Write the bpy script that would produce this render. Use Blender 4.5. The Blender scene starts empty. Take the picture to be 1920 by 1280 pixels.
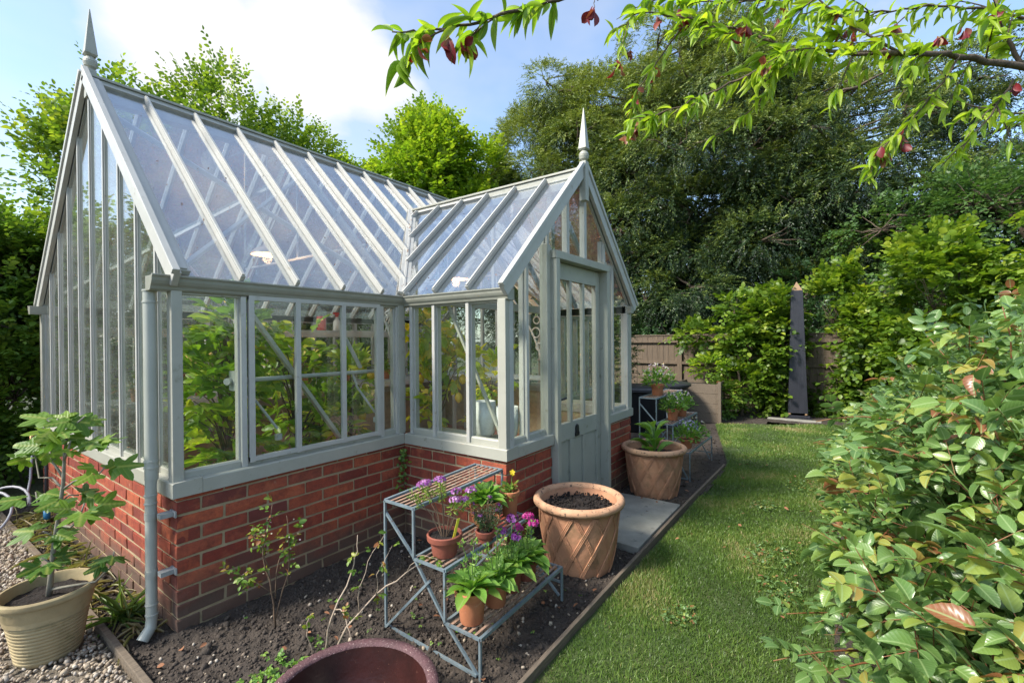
import bpy, math, random
import numpy as np
from mathutils import Vector, Matrix
R = math.radians
rng = np.random.default_rng(7)
random.seed(7)
scene = bpy.context.scene
col = scene.collection

# ------------------------------------------------------------------ camera
CAM = np.array([-0.8445, -2.6367, 1.4407]); F = 862.26
YAW, PIT, ROL = 0.9481, -0.0035, -0.0085
fw = np.array([math.sin(YAW)*math.cos(PIT), math.cos(YAW)*math.cos(PIT), math.sin(PIT)])
rt0 = np.array([math.cos(YAW), -math.sin(YAW), 0.0]); up0 = np.cross(rt0, fw)
rt = rt0*math.cos(ROL)+up0*math.sin(ROL); up = -rt0*math.sin(ROL)+up0*math.cos(ROL)
cd = bpy.data.cameras.new('camera'); cam = bpy.data.objects.new('camera', cd); col.objects.link(cam)
cam.matrix_world = Matrix(((rt[0], up[0], -fw[0], CAM[0]), (rt[1], up[1], -fw[1], CAM[1]), (rt[2], up[2], -fw[2], CAM[2]), (0, 0, 0, 1)))
cd.sensor_width = 36; cd.lens = F/1920*36; cd.clip_start = 0.05; cd.clip_end = 2000
scene.camera = cam
def at(u, v, D):            # a point D metres ahead along the view axis
    return CAM + (fw + rt*(u-960)/F + up*(640-v)/F)*D

# ------------------------------------------------------------------ light
SUN_EL, SUN_AZ = R(44), R(-62)       # azimuth from +Y towards +X
scene.view_settings.view_transform = 'Standard'; scene.view_settings.look = 'None'
scene.view_settings.exposure = 1.57; scene.view_settings.gamma = 1
cy = scene.cycles
cy.max_bounces = 8; cy.diffuse_bounces = 3; cy.glossy_bounces = 3; cy.transmission_bounces = 4
cy.transparent_max_bounces = 28; cy.sample_clamp_indirect = 6; cy.caustics_reflective = False; cy.caustics_refractive = False
cy.use_denoising = True
sd = Vector((math.sin(SUN_AZ)*math.cos(SUN_EL), math.cos(SUN_AZ)*math.cos(SUN_EL), math.sin(SUN_EL)))
sl = bpy.data.lights.new('sun', 'SUN'); sl.energy = 2.4; sl.angle = R(11); sl.color = (1.0, 0.93, 0.82)
so = bpy.data.objects.new('sun', sl); col.objects.link(so)
so.rotation_euler = (-sd).to_track_quat('-Z', 'Y').to_euler()

def sock(n, name):
    return n.inputs[name]
class NT:
    def __init__(s, tree): s.t = tree; tree.nodes.clear()
    def n(s, typ, **kw):
        nd = s.t.nodes.new(typ)
        for k, v in kw.items():
            if k == 'ins':
                for a, b in v.items():
                    if isinstance(b, bpy.types.NodeSocket): s.t.links.new(b, nd.inputs[a])
                    else: nd.inputs[a].default_value = b
            else: setattr(nd, k, v)
        return nd
    def link(s, a, b): s.t.links.new(a, b)
    def ramp(s, fac, stops):
        nd = s.n('ShaderNodeValToRGB'); cr = nd.color_ramp
        while len(cr.elements) < len(stops): cr.elements.new(0.5)
        for e, (p, c) in zip(cr.elements, stops):
            e.position = p; e.color = c if len(c) == 4 else (*c, 1)
        s.link(fac, nd.inputs[0]); return nd.outputs[0]
    def mix(s, fac, a, b, mode='MIX'):
        nd = s.n('ShaderNodeMix', data_type='RGBA', blend_type=mode)
        for i, v in ((0, fac), (6, a), (7, b)):
            if isinstance(v, bpy.types.NodeSocket): s.link(v, nd.inputs[i])
            else: nd.inputs[i].default_value = v if i == 0 else ((*v, 1) if len(v) == 3 else v)
        return nd.outputs[2]
    def math(s, op, a, b=0.0, clamp=False):
        nd = s.n('ShaderNodeMath', operation=op, use_clamp=clamp)
        for i, v in ((0, a), (1, b)):
            if isinstance(v, bpy.types.NodeSocket): s.link(v, nd.inputs[i])
            else: nd.inputs[i].default_value = v
        return nd.outputs[0]
    def noise(s, scale, detail=4, rough=0.55, vec=None, out=0, dist=0.0):
        nd = s.n('ShaderNodeTexNoise'); nd.inputs['Scale'].default_value = scale; nd.inputs['Detail'].default_value = detail
        nd.inputs['Roughness'].default_value = rough; nd.inputs['Distortion'].default_value = dist
        if vec is not None: s.link(vec, nd.inputs['Vector'])
        return nd.outputs[out]
def srgb(h):
    h = h.lstrip('#'); c = [int(h[i:i+2], 16)/255 for i in (0, 2, 4)]
    return tuple(x/12.92 if x <= .04045 else ((x+.055)/1.055)**2.4 for x in c)

w = bpy.data.worlds.new('World'); scene.world = w; w.use_nodes = True
N = NT(w.node_tree)
sky = N.n('ShaderNodeTexSky', sky_type='NISHITA'); sky.sun_disc = False
sky.sun_elevation = SUN_EL; sky.sun_rotation = SUN_AZ; sky.air_density = 1.0; sky.dust_density = 1.2; sky.ozone_density = 1.6
tc = N.n('ShaderNodeTexCoord').outputs['Generated']
# cumulus: noise on the sky dome, thick round one bearing and thin elsewhere
cdir = fw + rt*(430-960)/F + up*(640-85)/F; cdir = cdir/np.linalg.norm(cdir)
vs = N.n('ShaderNodeMapping'); N.link(tc, vs.inputs[0]); vs.inputs['Scale'].default_value = (1, 1, 1.9)
nz = N.noise(3.1, 9, 0.52, vs.outputs[0])
def blob(u, v, r0, r1):
    c = fw + rt*(u-960)/F + up*(640-v)/F; c = c/np.linalg.norm(c)
    dp = N.n('ShaderNodeVectorMath', operation='DISTANCE'); N.link(tc, dp.inputs[0]); dp.inputs[1].default_value = tuple(c)
    mr = N.n('ShaderNodeMapRange', ins={0: dp.outputs['Value'], 1: r0, 2: r1, 3: 1.0, 4: 0.0}); return mr.outputs[0]
b1 = blob(330, 80, 0.04, 0.24); b2 = blob(590, 90, 0.04, 0.21); b3 = blob(150, 165, 0.0, 0.07); b4 = blob(700, 160, 0.0, 0.15)
bl = N.math('MAXIMUM', N.math('MAXIMUM', b1, b2), N.math('MAXIMUM', N.math('MULTIPLY', b3, .8), b4))
sxyz = N.n('ShaderNodeSeparateXYZ'); N.link(tc, sxyz.inputs[0])
high = N.n('ShaderNodeMapRange', ins={0: sxyz.outputs[2], 1: 0.60, 2: 0.74, 3: 0.0, 4: 0.16}).outputs[0]  # unseen overhead cloud, added to whiten fill light and reflect in roof glass
cov = N.math('ADD', N.math('ADD', N.math('MULTIPLY', bl, 0.42), high), N.math('MULTIPLY', nz, 1.0))
thin = N.n('ShaderNodeMapRange', ins={0: cov, 1: 0.60, 2: 0.86, 3: 0.0, 4: 1.0}).outputs[0]
veil = N.n('ShaderNodeMapRange', ins={0: N.noise(1.6, 5, .6, vs.outputs[0]), 1: 0.40, 2: 0.80, 3: 0.10, 4: 0.55}).outputs[0]
allc = N.math('MAXIMUM', thin, veil)
ccol = N.mix(N.noise(5, 5, .5, vs.outputs[0]), (2.15, 2.2, 2.3), (2.65, 2.6, 2.55))
skyc = N.mix(1.0, sky.outputs[0], (.68, .75, .78), 'MULTIPLY')
sc_ = N.mix(allc, skyc, ccol)
bg = N.n('ShaderNodeBackground', ins={0: sc_, 1: 0.15}); wo = N.n('ShaderNodeOutputWorld'); N.link(bg.outputs[0], wo.inputs[0])

# ------------------------------------------------------------------ materials
MATS = {}
def newmat(name):
    m = bpy.data.materials.new(name); m.use_nodes = True; MATS[name] = m
    return m, NT(m.node_tree)
def finish(n, shader, bump=None):
    o = n.n('ShaderNodeOutputMaterial'); n.link(shader, o.inputs[0])
def pbr(n, colr, rough=.6, bumpsrc=None, bstr=.3, bdist=.01, metal=0.0, spec=.5, coat=0.0):
    p = n.n('ShaderNodeBsdfPrincipled')
    for k, v in (('Base Color', colr), ('Roughness', rough), ('Metallic', metal), ('Specular IOR Level', spec), ('Coat Weight', coat)):
        if isinstance(v, bpy.types.NodeSocket): n.link(v, p.inputs[k])
        else: p.inputs[k].default_value = (*v, 1) if isinstance(v, tuple) and len(v) == 3 else v
    if bumpsrc is not None:
        b = n.n('ShaderNodeBump', ins={'Height': bumpsrc, 'Strength': bstr, 'Distance': bdist}); n.link(b.outputs[0], p.inputs['Normal'])
    return p.outputs[0]
def simple(name, c1, c2=None, scale=8, rough=.6, bump=.2, bscale=60, bdist=.004, metal=0, spec=.5, detail=5, spots=None, coat=0, stretch=None):
    m, n = newmat(name); c2 = c2 or tuple(x*.7 for x in c1)
    co = n.n('ShaderNodeTexCoord').outputs['Object']
    if stretch:
        mp = n.n('ShaderNodeMapping'); n.link(co, mp.inputs[0]); mp.inputs['Scale'].default_value = stretch; co = mp.outputs[0]
    f = n.noise(scale, detail, .6, co)
    c = n.ramp(f, [(.3, c1), (.7, c2)])
    if spots:
        sc, lo, hi, colr = spots
        g = n.n('ShaderNodeMapRange', ins={0: n.noise(sc, 6, .65, co), 1: lo, 2: hi, 3: 0., 4: 1.}).outputs[0]
        c = n.mix(g, c, colr)
    finish(n, pbr(n, c, rough, n.noise(bscale, 4, .6, co), bump, bdist, metal, spec, coat)); return m
sage = simple('sage_paint', (.318, .318, .268), (.378, .376, .322), 5, .45, .25, 110, .003, spots=(16, .60, .78, (.17, .18, .12)), detail=8)
sage_w = simple('pale_paint', (.385, .382, .352), (.45, .447, .415), 5, .45, .12, 90, .002, spots=(22, .62, .76, (.25, .22, .16)))
gutterm = simple('gutter_paint', (.235, .24, .20), (.30, .305, .26), 6, .38, .1, 90, .002, spots=(16, .62, .8, (.14, .13, .1)))
pipem = simple('pipe_paint', (.30, .315, .28), (.36, .372, .335), 4, .35, .05, 90, .002, spots=(12, .66, .8, (.22, .2, .15)))
# brick: one colour per brick
m, n = newmat('red_brick'); brick = m
at_ = n.n('ShaderNodeAttribute', attribute_name='leaf'); sp = n.n('ShaderNodeSeparateXYZ'); n.link(at_.outputs['Vector'], sp.inputs[0])
co = n.n('ShaderNodeTexCoord').outputs['Object']
c = n.ramp(sp.outputs[2], [(0, (.20, .032, .020)), (.3, (.31, .050, .026)), (.55, (.46, .105, .042)), (.75, (.27, .045, .028)), (.9, (.44, .11, .05)), (1, (.15, .035, .03))])
c = n.mix(n.n('ShaderNodeMapRange', ins={0: n.noise(24, 8, .75, co), 1: .38, 2: .68, 3: 0., 4: .85}).outputs[0], c, (.13, .032, .022))
c = n.mix(n.n('ShaderNodeMapRange', ins={0: n.noise(9, 5, .7, co), 1: .52, 2: .75, 3: 0., 4: .6}).outputs[0], c, (.50, .15, .065))
lime = n.n('ShaderNodeMapRange', ins={0: n.noise(17, 8, .75, co), 1: .63, 2: .80, 3: 0., 4: .7}).outputs[0]
c = n.mix(lime, c, (.42, .33, .26))
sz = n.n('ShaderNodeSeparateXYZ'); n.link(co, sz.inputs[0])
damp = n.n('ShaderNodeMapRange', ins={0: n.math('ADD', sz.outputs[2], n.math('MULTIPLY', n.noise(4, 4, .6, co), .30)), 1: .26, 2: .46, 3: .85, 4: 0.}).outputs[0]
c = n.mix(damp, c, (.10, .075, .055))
finish(n, pbr(n, c, .85, n.noise(130, 5, .7, co), .8, .006))
mortar = simple('mortar', (.42, .33, .20), (.29, .23, .14), 18, .95, .6, 160, .004)
# glass under a dirt film; on the roof its blue paints in reflected sky
def glass(name, tint, dirt_sheen, dcol, base_refl=.06, rough=.02):
    m, n = newmat(name)
    co = n.n('ShaderNodeTexCoord').outputs['Object']
    tr = n.n('ShaderNodeBsdfTransparent', ins={0: (*tint, 1)})
    gl = n.n('ShaderNodeBsdfGlossy', ins={0: (1, 1, 1, 1), 'Roughness': rough})
    lw = n.n('ShaderNodeLayerWeight', ins={0: .5})
    f = n.math('ADD', n.math('MULTIPLY', n.math('POWER', lw.outputs[1], 4.5), .75), base_refl, True)
    mx = n.n('ShaderNodeMixShader', ins={0: f, 1: tr.outputs[0], 2: gl.outputs[0]})
    df = n.n('ShaderNodeBsdfDiffuse', ins={0: (*dcol, 1)}); tl = n.n('ShaderNodeBsdfTranslucent', ins={0: (*dcol, 1)})
    dd = n.n('ShaderNodeMixShader', ins={0: .45, 1: df.outputs[0], 2: tl.outputs[0]})
    a = n.noise(3.5, 6, .6, co); b = n.noise(220, 3, .7, co)
    fa = n.math('MULTIPLY', n.n('ShaderNodeMapRange', ins={0: a, 1: .35, 2: .75, 3: dirt_sheen*.45, 4: dirt_sheen*1.5}).outputs[0], n.n('ShaderNodeMapRange', ins={0: b, 1: .35, 2: .65, 3: .6, 4: 1.4}).outputs[0], True)
    sp1 = n.n('ShaderNodeMapRange', ins={0: n.noise(55, 2, .5, co), 1: .70, 2: .76, 3: 0., 4: .55}).outputs[0]
    fa = n.math('ADD', fa, n.math('MULTIPLY', sp1, dirt_sheen*3), True)
    m2 = n.n('ShaderNodeMixShader', ins={0: fa, 1: mx.outputs[0], 2: dd.outputs[0]})
    finish(n, m2.outputs[0]); return m
wglass = glass('window_glass', (.95, .97, .95), .022, (.5, .55, .45), .025)
rglass = glass('roof_glass', (.92, .95, .96), .075, (.50, .56, .66), .24, .015)
gglass = glass('hazy_glass', (.92, .95, .93), .085, (.58, .64, .60), .12)
terr = simple('terracotta', (.46, .17, .075), (.34, .115, .05), 9, .85, .35, 70, .003, spots=(20, .6, .78, (.5, .33, .2)))
terr_dark = simple('terracotta_dark', (.26, .075, .045), (.2, .055, .035), 9, .8, .3, 70, .003, spots=(20, .62, .8, (.35, .2, .13)))
basket = simple('weathered_terracotta', (.54, .275, .155), (.38, .18, .10), 6, .9, .6, 80, .005, detail=8, spots=(9, .52, .8, (.17, .12, .06)))
rimt = simple('lichen_terracotta', (.55, .33, .20), (.44, .23, .13), 12, .9, .6, 90, .005, spots=(42, .56, .64, (.06, .045, .035)))
cream = simple('cream_clay', (.40, .32, .18), (.25, .195, .105), 6, .85, .4, 60, .004, spots=(10, .56, .78, (.16, .14, .06)))
glazed = simple('dark_glazed_clay', (.045, .014, .012), (.022, .009, .008), 9, .28, .3, 60, .003, spots=(90, .66, .72, (.25, .12, .08)))
glazerim = simple('rough_glazed_rim', (.12, .055, .06), (.075, .035, .038), 14, .7, .8, 120, .006, spots=(130, .6, .68, (.45, .33, .3)))
soil = simple('soil', (.075, .058, .045), (.030, .023, .018), 14, .95, 1.0, 60, .02, spots=(60, .64, .74, (.13, .10, .07)))
potsoil = simple('potting_soil', (.022, .015, .012), (.009, .006, .005), 30, .95, 1.0, 90, .015, spots=(120, .68, .74, (.16, .11, .07)))
gravelbase = simple('gravel_bed', (.20, .17, .13), (.10, .085, .065), 60, .95, 1.0, 90, .01)
slabm = simple('stone_slab', (.30, .29, .25), (.20, .195, .17), 7, .85, .4, 120, .003, spots=(16, .6, .75, (.07, .07, .06)))
edgewood = simple('weathered_board', (.20, .155, .11), (.10, .08, .06), 14, .9, .5, 90, .004, stretch=(1, 8, 8))
fencewood = simple('fence_wood', (.17, .125, .085), (.09, .068, .05), 6, .9, .6, 50, .005, stretch=(6, 6, .6), spots=(5, .55, .8, (.10, .09, .07)))
blackwood = simple('black_wood', (.010, .011, .017), (.020, .021, .030), 5, .5, .3, 60, .003, stretch=(6, 6, .6))
tanwood = simple('tan_wood', (.30, .19, .10), (.2, .12, .06), 9, .6, .3, 60, .003)
galv = simple('galvanised_steel', (.24, .30, .33), (.15, .20, .23), 20, .5, .2, 60, .002, metal=.35, spots=(35, .6, .7, (.14, .07, .04)))
galvlight = simple('bright_steel', (.36, .38, .38), (.26, .28, .28), 20, .5, .2, 60, .002, metal=.3)
rust = simple('rusty_slat', (.36, .21, .14), (.19, .13, .10), 16, .8, .4, 90, .003, spots=(30, .5, .68, (.5, .38, .28)))
blackpl = simple('black_plastic', (.018, .02, .026), (.03, .033, .04), 4, .45, .1, 40, .003)
iron = simple('black_iron', (.012, .012, .015), (.02, .02, .022), 20, .45, .1, 60, .002)
hosem = simple('grey_hose', (.36, .36, .40), (.28, .28, .31), 4, .4, .05)
bluepl = simple('blue_plastic', (.04, .22, .42), (.03, .17, .33), 4, .4, .05)
brass = simple('brass', (.42, .25, .12), (.3, .18, .09), 9, .4, .1, metal=.8)
whiteiron = simple('white_iron', (.62, .63, .60), (.52, .53, .50), 9, .45, .1)
bark = simple('bark', (.13, .095, .065), (.06, .045, .032), 20, .9, .9, 60, .01, stretch=(1, 1, .3))
figbark = simple('fig_bark', (.26, .24, .19), (.15, .14, .11), 30, .8, .4, 60, .004)
twigm = simple('twig', (.16, .10, .06), (.09, .06, .04), 20, .8, .2)
twigpale = simple('pale_twig', (.42, .33, .25), (.30, .23, .17), 20, .7, .2)
twigred = simple('red_stem', (.22, .06, .03), (.14, .10, .03), 14, .6, .2)
greenstem = simple('green_stem', (.10, .18, .04), (.07, .13, .03), 14, .6, .2)
yellowpl = simple('yellow_plastic', (.80, .72, .06), (.74, .66, .05), 4, .4, .02)
fruit = simple('lemon', (.72, .40, .02), (.65, .45, .03), 9, .45, .3, 120, .002)
redpl = simple('red_plastic', (.5, .03, .03), (.42, .03, .03), 5, .4, .05)
paveint = simple('brick_floor', (.34, .13, .08), (.22, .09, .06), 12, .9, .3)
benchm = simple('painted_bench', (.42, .44, .41), (.34, .36, .33), 6, .5, .1)
copperleaf = simple('dry_leaf', (.30, .13, .06), (.20, .09, .045), 18, .8, .3)
stonem = simple('pale_stone', (.38, .33, .27), (.2, .18, .15), 12, .85, .3)
m, n = newmat('lamp_glow')
e = n.n('ShaderNodeEmission', ins={0: (1.0, .50, .18, 1), 1: 5.0}); finish(n, e.outputs[0]); glow = m

def leafmat(name, stops, vein=None, rough=.45, spec=.5, trans=.35, tcol=None, edge=None, bump=0):
    m, n = newmat(name)
    a = n.n('ShaderNodeAttribute', attribute_name='leaf'); s = n.n('ShaderNodeSeparateXYZ'); n.link(a.outputs['Vector'], s.inputs[0])
    c = n.ramp(s.outputs[2], stops)
    au = n.math('ABSOLUTE', s.outputs[0])
    if vein:
        f = n.n('ShaderNodeMapRange', ins={0: au, 1: .0, 2: .07, 3: .8, 4: 0.}).outputs[0]
        wv = n.math('SINE', n.math('MULTIPLY', n.math('SUBTRACT', s.outputs[1], n.math('MULTIPLY', au, .6)), 46.0))
        f2 = n.n('ShaderNodeMapRange', ins={0: wv, 1: .82, 2: 1., 3: 0., 4: .22}).outputs[0]
        c = n.mix(n.math('MAXIMUM', f, f2), c, vein)
    if edge:
        f = n.n('ShaderNodeMapRange', ins={0: au, 1: .34, 2: .5, 3: 0., 4: .8}).outputs[0]; c = n.mix(f, c, edge)
    tco = n.n('ShaderNodeTexCoord').outputs['Object']
    c = n.mix(n.math('MULTIPLY', n.noise(28, 3, .6, tco), .35), c, n.mix(1., c, (.45, .5, .35), 'MULTIPLY'))
    bs = None
    if bump: bs = n.math('SINE', n.math('MULTIPLY', n.math('SUBTRACT', s.outputs[1], n.math('MULTIPLY', au, .6)), 46.0))
    p = pbr(n, c, rough, bs, bump, .003, 0, spec)
    tc_ = n.mix(1., c, (1.5, 1.55, .8), 'MULTIPLY') if tcol is None else tcol
    t = n.n('ShaderNodeBsdfTranslucent'); n.link(tc_, t.inputs[0]) if not isinstance(tc_, tuple) else None
    mx = n.n('ShaderNodeMixShader', ins={0: trans, 1: p, 2: t.outputs[0]}); finish(n, mx.outputs[0]); return m
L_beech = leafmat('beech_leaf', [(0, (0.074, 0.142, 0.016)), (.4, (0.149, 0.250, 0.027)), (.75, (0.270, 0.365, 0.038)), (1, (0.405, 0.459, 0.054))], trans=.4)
L_left = leafmat('hornbeam_leaf', [(0, (0.081, 0.164, 0.029)), (.5, (0.171, 0.291, 0.040)), (1, (0.381, 0.473, 0.064))], trans=.4)
L_bright = leafmat('bright_leaf', [(0, (0.121, 0.230, 0.016)), (.5, (0.230, 0.351, 0.024)), (1, (0.405, 0.472, 0.034))], trans=.45)
L_climb = leafmat('climber_leaf', [(0, (.055, .115, .014)), (.4, (.120, .215, .020)), (.75, (.235, .330, .028)), (1, (.40, .46, .045))], trans=.4)
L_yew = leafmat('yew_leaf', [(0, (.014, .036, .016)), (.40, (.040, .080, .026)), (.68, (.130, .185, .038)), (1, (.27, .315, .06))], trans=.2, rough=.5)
L_holly = leafmat('dark_leaf', [(0, (0.022, 0.057, 0.020)), (.6, (0.049, 0.106, 0.033)), (1, (0.098, 0.179, 0.049))], trans=.15, rough=.35)
L_airy = leafmat('airy_leaf', [(0, (0.052, 0.117, 0.033)), (.6, (0.104, 0.195, 0.052)), (1, (0.195, 0.273, 0.078))], trans=.35)
L_var = leafmat('variegated_leaf', [(0, (0.030, 0.060, 0.018)), (.6, (0.060, 0.096, 0.030)), (.8, (0.360, 0.336, 0.144)), (1, (0.420, 0.360, 0.192))], trans=.2, rough=.35)
L_rose = leafmat('rose_leaf', [(0, (.075, .150, .045)), (.4, (.120, .225, .062)), (.68, (.175, .285, .065)), (.84, (.30, .37, .07)), (.95, (.34, .27, .06)), (1, (.28, .10, .045))], vein=(.34, .46, .2), rough=.32, spec=.6, trans=.28, bump=.08)
L_peach = leafmat('peach_leaf', [(0, (0.138, 0.275, 0.021)), (.5, (0.261, 0.413, 0.028)), (1, (0.468, 0.578, 0.041))], vein=(.40, .45, .1), rough=.42, trans=.48)
L_red = leafmat('curled_red_leaf', [(0, (.16, .012, .02)), (.5, (.28, .03, .04)), (1, (.26, .13, .05))], trans=.3)
L_fig = leafmat('fig_leaf', [(0, (.045, .13, .018)), (.5, (.11, .23, .022)), (1, (.30, .42, .03))], vein=(.36, .42, .10), rough=.5, trans=.4, bump=.2)
L_citrus = leafmat('citrus_leaf', [(0, (.12, .24, .02)), (.5, (.26, .42, .03)), (.8, (.44, .54, .04)), (1, (.62, .55, .06))], rough=.35, trans=.45)
L_prim = leafmat('primula_leaf', [(0, (0.092, 0.230, 0.034)), (.5, (0.161, 0.333, 0.046)), (1, (0.276, 0.437, 0.069))], vein=(.35, .45, .15), rough=.5, trans=.35)
L_small = leafmat('shrub_leaf', [(0, (0.084, 0.180, 0.024)), (.5, (0.168, 0.276, 0.036)), (.85, (0.312, 0.324, 0.048)), (1, (0.300, 0.120, 0.048))], trans=.35)
L_grass = leafmat('grass_blade', [(0, (.070, .130, .026)), (.5, (.128, .222, .040)), (.85, (.205, .285, .065)), (1, (.42, .35, .18))], trans=.3)
L_straw = leafmat('straw_leaf', [(0, (.20, .22, .06)), (.5, (.32, .27, .13)), (1, (.42, .34, .2))], trans=.25)
F_purple = leafmat('purple_petal', [(0, (.30, .07, .36)), (.5, (.42, .13, .48)), (1, (.60, .32, .62))], trans=.3, tcol=None)
F_dark = leafmat('dark_violet_petal', [(0, (.10, .015, .16)), (.6, (.18, .03, .22)), (1, (.35, .12, .35))], trans=.2)
F_pink = leafmat('magenta_petal', [(0, (.38, .02, .2)), (1, (.55, .06, .34))], trans=.3)
F_pale = leafmat('pale_petal', [(0, (.55, .40, .50)), (.5, (.66, .55, .62)), (1, (.72, .70, .45))], trans=.3)
F_yel = leafmat('yellow_petal', [(0, (.75, .55, .02)), (1, (.85, .68, .04))], trans=.3)
F_lilac = leafmat('lilac_petal', [(0, (.25, .22, .5)), (1, (.5, .45, .7))], trans=.3)

# ------------------------------------------------------------------ mesh helpers
def nrm(v):
    v = np.asarray(v, float); return v/(np.linalg.norm(v, axis=-1, keepdims=True)+1e-12)
class MB:
    def __init__(s): s.v = []; s.f = []; s.a = []; s.cur = (0, 0, .5)
    def add(s, vs, fs):
        o = len(s.v); s.v += [tuple(map(float, p)) for p in vs]; s.f += [tuple(i+o for i in f) for f in fs]; s.a += [s.cur]*len(vs)
    def box(s, a, b):
        x0, y0, z0 = a; x1, y1, z1 = b
        if x0 > x1: x0, x1 = x1, x0
        if y0 > y1: y0, y1 = y1, y0
        if z0 > z1: z0, z1 = z1, z0
        s.add([(x0,y0,z0),(x1,y0,z0),(x1,y1,z0),(x0,y1,z0),(x0,y0,z1),(x1,y0,z1),(x1,y1,z1),(x0,y1,z1)],
              [(0,3,2,1),(4,5,6,7),(0,1,5,4),(1,2,6,5),(2,3,7,6),(3,0,4,7)])
    def hexa(s, q):  # 8 points, first 4 = one end loop
        s.add(q, [(0,3,2,1),(4,5,6,7),(0,1,5,4),(1,2,6,5),(2,3,7,6),(3,0,4,7)])
    def bar(s, p0, p1, wd, h, upv=(0,0,1), off=(0,0)):   # beam; off shifts in (side, up)
        p0 = np.array(p0, float); p1 = np.array(p1, float); d = nrm(p1-p0); upv = np.array(upv, float)
        sd_ = nrm(np.cross(d, upv)); u = np.cross(sd_, d)
        q = []
        for p in (p0, p1):
            c = p+sd_*off[0]+u*off[1]
            q += [c-sd_*wd/2-u*h/2, c+sd_*wd/2-u*h/2, c+sd_*wd/2+u*h/2, c-sd_*wd/2+u*h/2]
        s.hexa(q)
    def tube(s, pts, rad, n=8, cap=True):
        pts = np.array(pts, float); m_ = len(pts); rad = np.broadcast_to(np.array(rad, float), (m_,))
        vs = []; prev = None
        for i in range(m_):
            d = pts[min(i+1, m_-1)]-pts[max(i-1, 0)]; d = nrm(d)
            if prev is None:
                r = np.cross(d, (0, 0, 1)); 
                if np.linalg.norm(r) < .05: r = np.cross(d, (1, 0, 0))
                a = nrm(r)
            else: a = nrm(prev-d*np.dot(prev, d))
            prev = a; b = np.cross(d, a)
            for k in range(n):
                t = 2*math.pi*k/n; vs.append(pts[i]+(a*math.cos(t)+b*math.sin(t))*rad[i])
        fs = [(i*n+k, i*n+(k+1) % n, (i+1)*n+(k+1) % n, (i+1)*n+k) for i in range(m_-1) for k in range(n)]
        if cap: fs += [tuple(range(n))[::-1], tuple((m_-1)*n+k for k in range(n))]
        s.add(vs, fs)
    def lathe(s, prof, n=48, c=(0, 0, 0), cap=True):
        vs = []; fs = []
        for r, z in prof:
            for k in range(n):
                t = 2*math.pi*k/n; vs.append((c[0]+r*math.cos(t), c[1]+r*math.sin(t), c[2]+z))
        for i in range(len(prof)-1):
            for k in range(n): fs.append((i*n+k, i*n+(k+1) % n, (i+1)*n+(k+1) % n, (i+1)*n+k))
        if cap: fs.append(tuple(range(n))[::-1])
        s.add(vs, fs)
    def prism(s, poly, vec):
        poly = [np.array(p, float) for p in poly]; vec = np.array(vec, float); n = len(poly)
        vs = poly+[p+vec for p in poly]
        fs = [tuple(range(n))[::-1], tuple(range(n, 2*n))]+[(i, (i+1) % n, n+(i+1) % n, n+i) for i in range(n)]
        s.add(vs, fs)
    def build(s, name, mat_, parent=None, smooth=False, bevel=0, loc=None, attr=False):
        me = bpy.data.meshes.new(name); me.from_pydata(s.v, [], s.f); me.update()
        if attr:
            a = me.attributes.new('leaf', 'FLOAT_VECTOR', 'POINT'); a.data.foreach_set('vector', np.array(s.a, dtype=np.float32).ravel())
        for mm in (mat_ if isinstance(mat_, (list, tuple)) else [mat_]): me.materials.append(mm)
        import bmesh
        bm = bmesh.new(); bm.from_mesh(me); bmesh.ops.recalc_face_normals(bm, faces=bm.faces); bm.to_mesh(me); bm.free()
        if smooth:
            me.shade_smooth()
            if smooth != 'all':
                me.set_sharp_from_angle(angle=R(40))
        o = bpy.data.objects.new(name, me); col.objects.link(o)
        if parent is not None: o.parent = parent
        if loc is not None: o.location = loc
        if bevel:
            b = o.modifiers.new('bevel', 'BEVEL'); b.width = bevel; b.segments = 2; b.limit_method = 'ANGLE'; b.angle_limit = R(50)
        return o
def tag(o, label=None, cat=None, group=None, kind=None):
    if label: o['label'] = label
    if cat: o['category'] = cat
    if group: o['group'] = group
    if kind: o['kind'] = kind
    return o
def thing(name, label, cat, loc=(0, 0, 0), rz=0, group=None):
    o = bpy.data.objects.new(name, None); col.objects.link(o); o.location = loc; o.rotation_euler = (0, 0, rz); o.empty_display_size = .1
    return tag(o, label, cat, group)
def np_mesh(name, V, T, mat_, parent=None, attr=None, smooth=True):
    me = bpy.data.meshes.new(name); V = np.ascontiguousarray(V, dtype=np.float32); T = np.ascontiguousarray(T, dtype=np.int32)
    me.vertices.add(len(V)); me.vertices.foreach_set('co', V.ravel())
    k = T.shape[1]; me.loops.add(T.size); me.loops.foreach_set('vertex_index', T.ravel())
    me.polygons.add(len(T)); me.polygons.foreach_set('loop_start', np.arange(0, T.size, k, dtype=np.int32))
    if attr is not None:
        a = me.attributes.new('leaf', 'FLOAT_VECTOR', 'POINT'); a.data.foreach_set('vector', np.ascontiguousarray(attr, dtype=np.float32).ravel())
    me.materials.append(mat_); me.update(calc_edges=True)
    if smooth: me.shade_smooth()
    o = bpy.data.objects.new(name, me); col.objects.link(o)
    if parent is not None: o.parent = parent
    return o
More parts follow.
